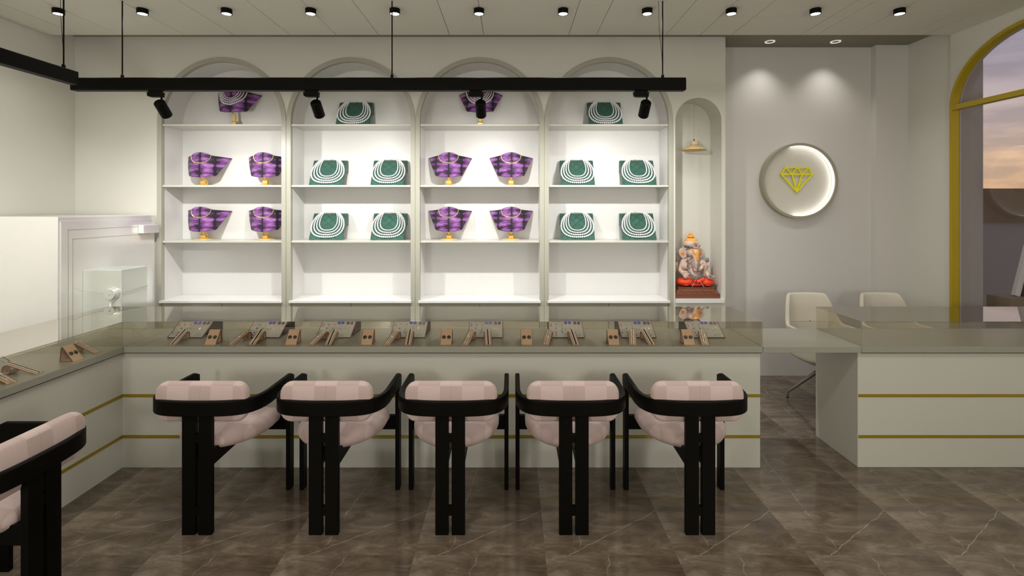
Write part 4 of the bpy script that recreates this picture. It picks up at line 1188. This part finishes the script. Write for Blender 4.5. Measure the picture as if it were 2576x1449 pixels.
for x0, y0, x1, y1 in ((495, 945, 425, 1080), (560, 975, 640, 1085)):
    for k in range(6): mb.sphere(ip(x0 + (x1 - x0) * k / 5, y0 + (y1 - y0) * k / 5, -0.086), 0.0045, 8, 6)
mb.build('hem_bead', SKIN, it)
# ears
def ear(s):
    poly = [(380, 545), (300, 572), (255, 520), (200, 432), (275, 362), (350, 375), (385, 420)]
    if s > 0: poly = [(590, 545), (650, 572), (690, 515), (735, 432), (672, 368), (615, 378), (585, 420)]
    q = [(ip(x, y).x, ip(x, y).z) for x, y in poly]
    return MB().prism(q, 0.004, 0.020, 'y')
for s, cx in ((-1, 298), (1, 643)):
    e = ear(s).build('ear', SKIN, it, bevel=0.006, seg=3)
    mb = MB()
    for k in range(6):
        a = k * PI / 3; mb.sphere(ip(cx + 24 * math.cos(a), 465 + 24 * math.sin(a), 0.001), (0.007, 0.003, 0.007), 8, 6)
    mb.sphere(ip(cx, 465, -0.001), 0.006, 8, 6); mb.build('ear_flower', IGOLD, e)
# turban, gold dome, finial
mb = MB(); mb.lathe([(0.0, 0), (0.060, 0.0), (0.074, 0.014), (0.078, 0.032), (0.074, 0.050), (0.064, 0.062), (0.0, 0.064)], 36, Matrix.Translation(ip(465, 350, 0.006)) @ Matrix.Scale(0.82, 4, (0, 1, 0)))
tb = mb.build('turban', SKIN, it)
mb = MB()
for k in range(9):
    a = math.radians(200 + 140 * k / 8); mb.sphere(Vector((ip(465, 0).x + 0.066 * math.cos(a), 0.006 + 0.056 * math.sin(a), ip(0, 342).z)), (0.011, 0.008, 0.008), 10, 7)
for s in (-1, 1):
    mb.tube([Vector((ip(465, 0).x + s * 0.072, -0.02, ip(0, 330).z)), Vector((ip(465, 0).x + s * 0.062, -0.048, ip(0, 310).z)), Vector((ip(465, 0).x + s * 0.04, -0.062, ip(0, 325).z))], 0.006, 8)
mb.build('turban_band', IGREY, tb)
mb = MB(); mb.lathe([(0.0, 0), (0.064, 0.0), (0.060, 0.014), (0.045, 0.028), (0.022, 0.036), (0.0, 0.037)], 32, Matrix.Translation(ip(465, 235, 0.006)) @ Matrix.Scale(0.82, 4, (0, 1, 0)))
mb.build('crown_dome', IGOLD, it)
mb = MB(); mb.lathe([(0.0, 0), (0.020, 0.0), (0.037, 0.008), (0.037, 0.013), (0.018, 0.021), (0.013, 0.024), (0.020, 0.030), (0.020, 0.036), (0.012, 0.042), (0.010, 0.046), (0.010, 0.052), (0.0, 0.062)], 28, Matrix.Translation(ip(457, 165, 0.006)))
mb.build('crown_finial', IGOLD, it)
mb = MB()
FC = ip(508, 297, -0.068)
for k in range(16):
    a = 2 * PI * k / 16
    mtx = Matrix.Translation(FC + Vector((0.026 * math.cos(a), 0.004, 0.026 * math.sin(a)))) @ Matrix.Rotation(-a, 4, 'Y')
    mb.sphere((0, 0, 0), (0.014, 0.004, 0.0042), 8, 6, mtx)
fl = mb.build('turban_flower', SKIN, it)
mb = MB(); mb.sphere(FC, (0.0125, 0.006, 0.0125), 14, 8); mb.build('flower_centre', IGREY, fl)
# forehead plate
mb = MB()
Q = []
for k in range(9):
    t_ = k / 8; yy = 368 + (605 - 368) * t_; hw = 78 * (1 - t_) + 20 * t_; dep = -0.056 - 0.044 * math.sin(min(1, t_ * 1.1) * PI / 2)
    Q.append([ip(507 + 14 * t_ - hw, yy, dep + 0.012), ip(507 + 14 * t_ - hw * 0.5, yy, dep - 0.001), ip(507 + 14 * t_, yy, dep - 0.004), ip(507 + 14 * t_ + hw * 0.5, yy, dep - 0.001), ip(507 + 14 * t_ + hw, yy, dep + 0.012)])
mb.grid(Q, True)
fp = mb.build('forehead_plate', IGOLD, it)
so = fp.modifiers.new('solid', 'SOLIDIFY'); so.thickness = 0.006
mb = MB()
for k in range(8):
    t_ = (k + 0.5) / 8.5; yy = 372 + 225 * t_; hw = 60 * (1 - t_) + 8 * t_; dep = -0.062 - 0.044 * math.sin(min(1, t_ * 1.1) * PI / 2)
    for q in range(-2, 3):
        if abs(q) * 20 <= hw + 4: mb.sphere(ip(507 + 14 * t_ + q * hw / 2.2, yy, dep + 0.004 * abs(q) / 2), 0.0042, 8, 6)
mb.build('plate_bead', IGOLD, fp)
# grey jewellery, tusk, sweet and held emblems
mb = MB()
def beads(pts, r, n):
    pts = [Vector(p) for p in pts]
    for k in range(n):
        f = k / (n - 1) * (len(pts) - 1); i = min(int(f), len(pts) - 2); mb.sphere(pts[i].lerp(pts[i + 1], f - i), r, 8, 6)
beads([ip(345, 620, -0.03), ip(345, 740, -0.050), ip(385, 860, -0.066), ip(450, 920, -0.074), ip(520, 935, -0.078), ip(590, 905, -0.074), ip(650, 820, -0.060), ip(660, 740, -0.045)], 0.0055, 34)
beads([ip(372, 620, -0.036), ip(372, 740, -0.054), ip(410, 850, -0.068), ip(465, 895, -0.075), ip(525, 908, -0.078), ip(575, 880, -0.074), ip(625, 810, -0.062)], 0.0048, 28)
beads([ip(420, 620, -0.055), ip(430, 720, -0.062), ip(470, 800, -0.066), ip(530, 815, -0.068), ip(575, 780, -0.066)], 0.0062, 14)
mb.build('bead_garland', IGREY, it)
MB().tube([ip(350, 612, -0.045), ip(395, 580, -0.050), ip(430, 560, -0.045)], [0.012, 0.010, 0.007], 10).build('tusk', IGREY, it)
MB().sphere(ip(522, 675, -0.098), (0.012, 0.010, 0.030), 12, 8).sphere(ip(522, 720, -0.100), (0.014, 0.009, 0.012), 12, 8).build('trunk_band', IGREY, it)
MB().sphere(ip(605, 640, -0.075), (0.016, 0.014, 0.024), 12, 8).sphere(ip(650, 680, -0.070), (0.014, 0.012, 0.014), 12, 8).build('sweet', SKIN, it)
MB().sphere(ip(762, 880, -0.095), (0.018, 0.016, 0.020), 12, 8).sphere(ip(762, 850, -0.095), (0.007, 0.007, 0.012), 8, 6).build('offering', IGREY, it)
MB().sphere(ip(160, 600, 0.0), (0.015, 0.010, 0.024), 12, 8).build('held_emblem', IGREY, it)
MB().sphere(ip(775, 595, 0.0), (0.017, 0.012, 0.024), 12, 8).build('held_emblem', IGREY, it)

# ------------------------------------------------------------------ thing outside the window
t = thing('leaning_panel', 'white framed dark panel leaning on the ledge outside the window', 'panel', (4.475, 4.52, 0.868), 0)
Lm = Matrix.Rotation(math.radians(-3), 4, 'X') @ Matrix.Rotation(math.radians(17), 4, 'Y')
MB().box(-0.035, 0.26, 0.0, 0.04, 0.0, 0.46, Lm).build('frame', WHITEP, t, bevel=0.003)
MB().box(0.012, 0.25, -0.006, 0.0, -0.0, 0.40, Lm).build('dark_face', BLACKM, t)

# ------------------------------------------------------------------ lights
WARM = (1.0, 0.965, 0.90)
def spot(name, loc, target, energy, size, blend, radius, col=WARM):
    d = bpy.data.lights.new(name, 'SPOT'); d.energy = energy; d.spot_size = math.radians(size); d.spot_blend = blend; d.shadow_soft_size = radius; d.color = col
    o = bpy.data.objects.new(name, d); C.objects.link(o); o.location = loc
    o.rotation_euler = (Vector(target) - Vector(loc)).to_track_quat('-Z', 'Y').to_euler()
    return o
for x in SPX:
    spot('spot_beam', (x + 0.034, 3.80, 2.322), (x + 0.034, 5.0, 1.22), 50, 126, 1.0, 0.02, (1.0, 0.98, 0.945))
for x in LPX:
    spot('ceiling_beam', (x, 3.874, ZC - 0.045), (x, 3.874, 0), 17, 142, 1.0, 0.035)
def add_fill(loc, energy, radius, col=WARM):
    d = bpy.data.lights.new('fill_point', 'POINT'); d.energy = energy; d.shadow_soft_size = radius; d.color = col  # unseen fill light added behind the camera to brighten the room
    o = bpy.data.objects.new('fill_point', d); C.objects.link(o); o.location = loc
for x, e in ((-2.6, 62), (-0.6, 50), (1.7, 58)):
    spot('fill_beam', (x, 1.4, 3.1), (x, 1.4, 0), e, 156, 1.0, 0.15)  # added fill spots with no fitting, to light walls and counter fronts
add_fill((-1.9, -0.9, 1.6), 72, 0.25)
add_fill((1.9, -0.5, 1.6), 80, 0.25)
for y in (2.9, 2.0, 1.1):
    spot('spot_beam', (-3.08, y, 2.36), (-4.03, y, 1.35), 34, 125, 1.0, 0.03)
spot('spot_beam', (-3.03, 1.5, 2.36), (-3.75, 3.69, 1.35), 60, 50, 0.6, 0.05, (1.0, 0.98, 0.95))  # extra unseen spot added to brighten the safe front; no head modelled
for x in (2.447, 3.07):
    spot('alcove_beam', (x, 4.857, ZS - 0.012), (x - 0.1, 4.45, 0), 12, 105, 0.8, 0.035)

# ------------------------------------------------------------------ world: dusk sky
w = bpy.data.worlds.new('dusk_sky'); SC.world = w; w.use_nodes = True
nt = w.node_tree; bg = nt.nodes['Background']
tc = N(nt, 'ShaderNodeTexCoord'); sp = N(nt, 'ShaderNodeSeparateXYZ'); L(nt, tc.outputs['Generated'], sp.inputs[0])
cr = N(nt, 'ShaderNodeValToRGB'); e = cr.color_ramp.elements
e[0].position = 0.0; e[0].color = (0.90, 0.50, 0.22, 1); e[1].position = 0.55; e[1].color = (0.19, 0.20, 0.35, 1)
for p, c in ((0.06, (0.88, 0.56, 0.32)), (0.12, (0.62, 0.48, 0.43)), (0.20, (0.42, 0.37, 0.42)), (0.34, (0.26, 0.265, 0.41))):
    k = cr.color_ramp.elements.new(p); k.color = (*c, 1)
L(nt, sp.outputs[2], cr.inputs[0])
mp = N(nt, 'ShaderNodeMapping'); mp.inputs['Scale'].default_value = (3.0, 3.0, 13.0); L(nt, tc.outputs['Generated'], mp.inputs['Vector'])
nz = N(nt, 'ShaderNodeTexNoise'); nz.inputs['Scale'].default_value = 1.5; nz.inputs['Detail'].default_value = 7; nz.inputs['Roughness'].default_value = 0.55; L(nt, mp.outputs[0], nz.inputs['Vector'])
c1 = N(nt, 'ShaderNodeValToRGB'); c1.color_ramp.elements[0].position = 0.46; c1.color_ramp.elements[1].position = 0.60; L(nt, nz.outputs[0], c1.inputs[0])
dark = mix(nt, 0.72, cr.outputs[0], (0.25, 0.21, 0.235))
col = mix(nt, M_(nt, 'MULTIPLY', c1.outputs[0], 0.75), cr.outputs[0], dark)
L(nt, col, bg.inputs['Color']); bg.inputs['Strength'].default_value = 1.0

# ------------------------------------------------------------------ camera and view
cam = bpy.data.cameras.new('camera'); co = bpy.data.objects.new('camera', cam); C.objects.link(co)
co.location = (0, 0, EYE); co.rotation_euler = (PI / 2, 0, 0)
cam.sensor_fit = 'HORIZONTAL'; cam.sensor_width = 36.0; cam.lens = 36.0 * F / 2576.0
cam.shift_y = -(724.5 - 523.0) / 2576.0
cam.clip_start = 0.02; cam.clip_end = 300
SC.camera = co
vs = SC.view_settings
vs.view_transform = 'Standard'; vs.look = 'None'; vs.exposure = 0.22; vs.gamma = 1.0; vs.use_curve_mapping = False
SC.cycles.transparent_max_bounces = 32
SC.cycles.use_denoising = True
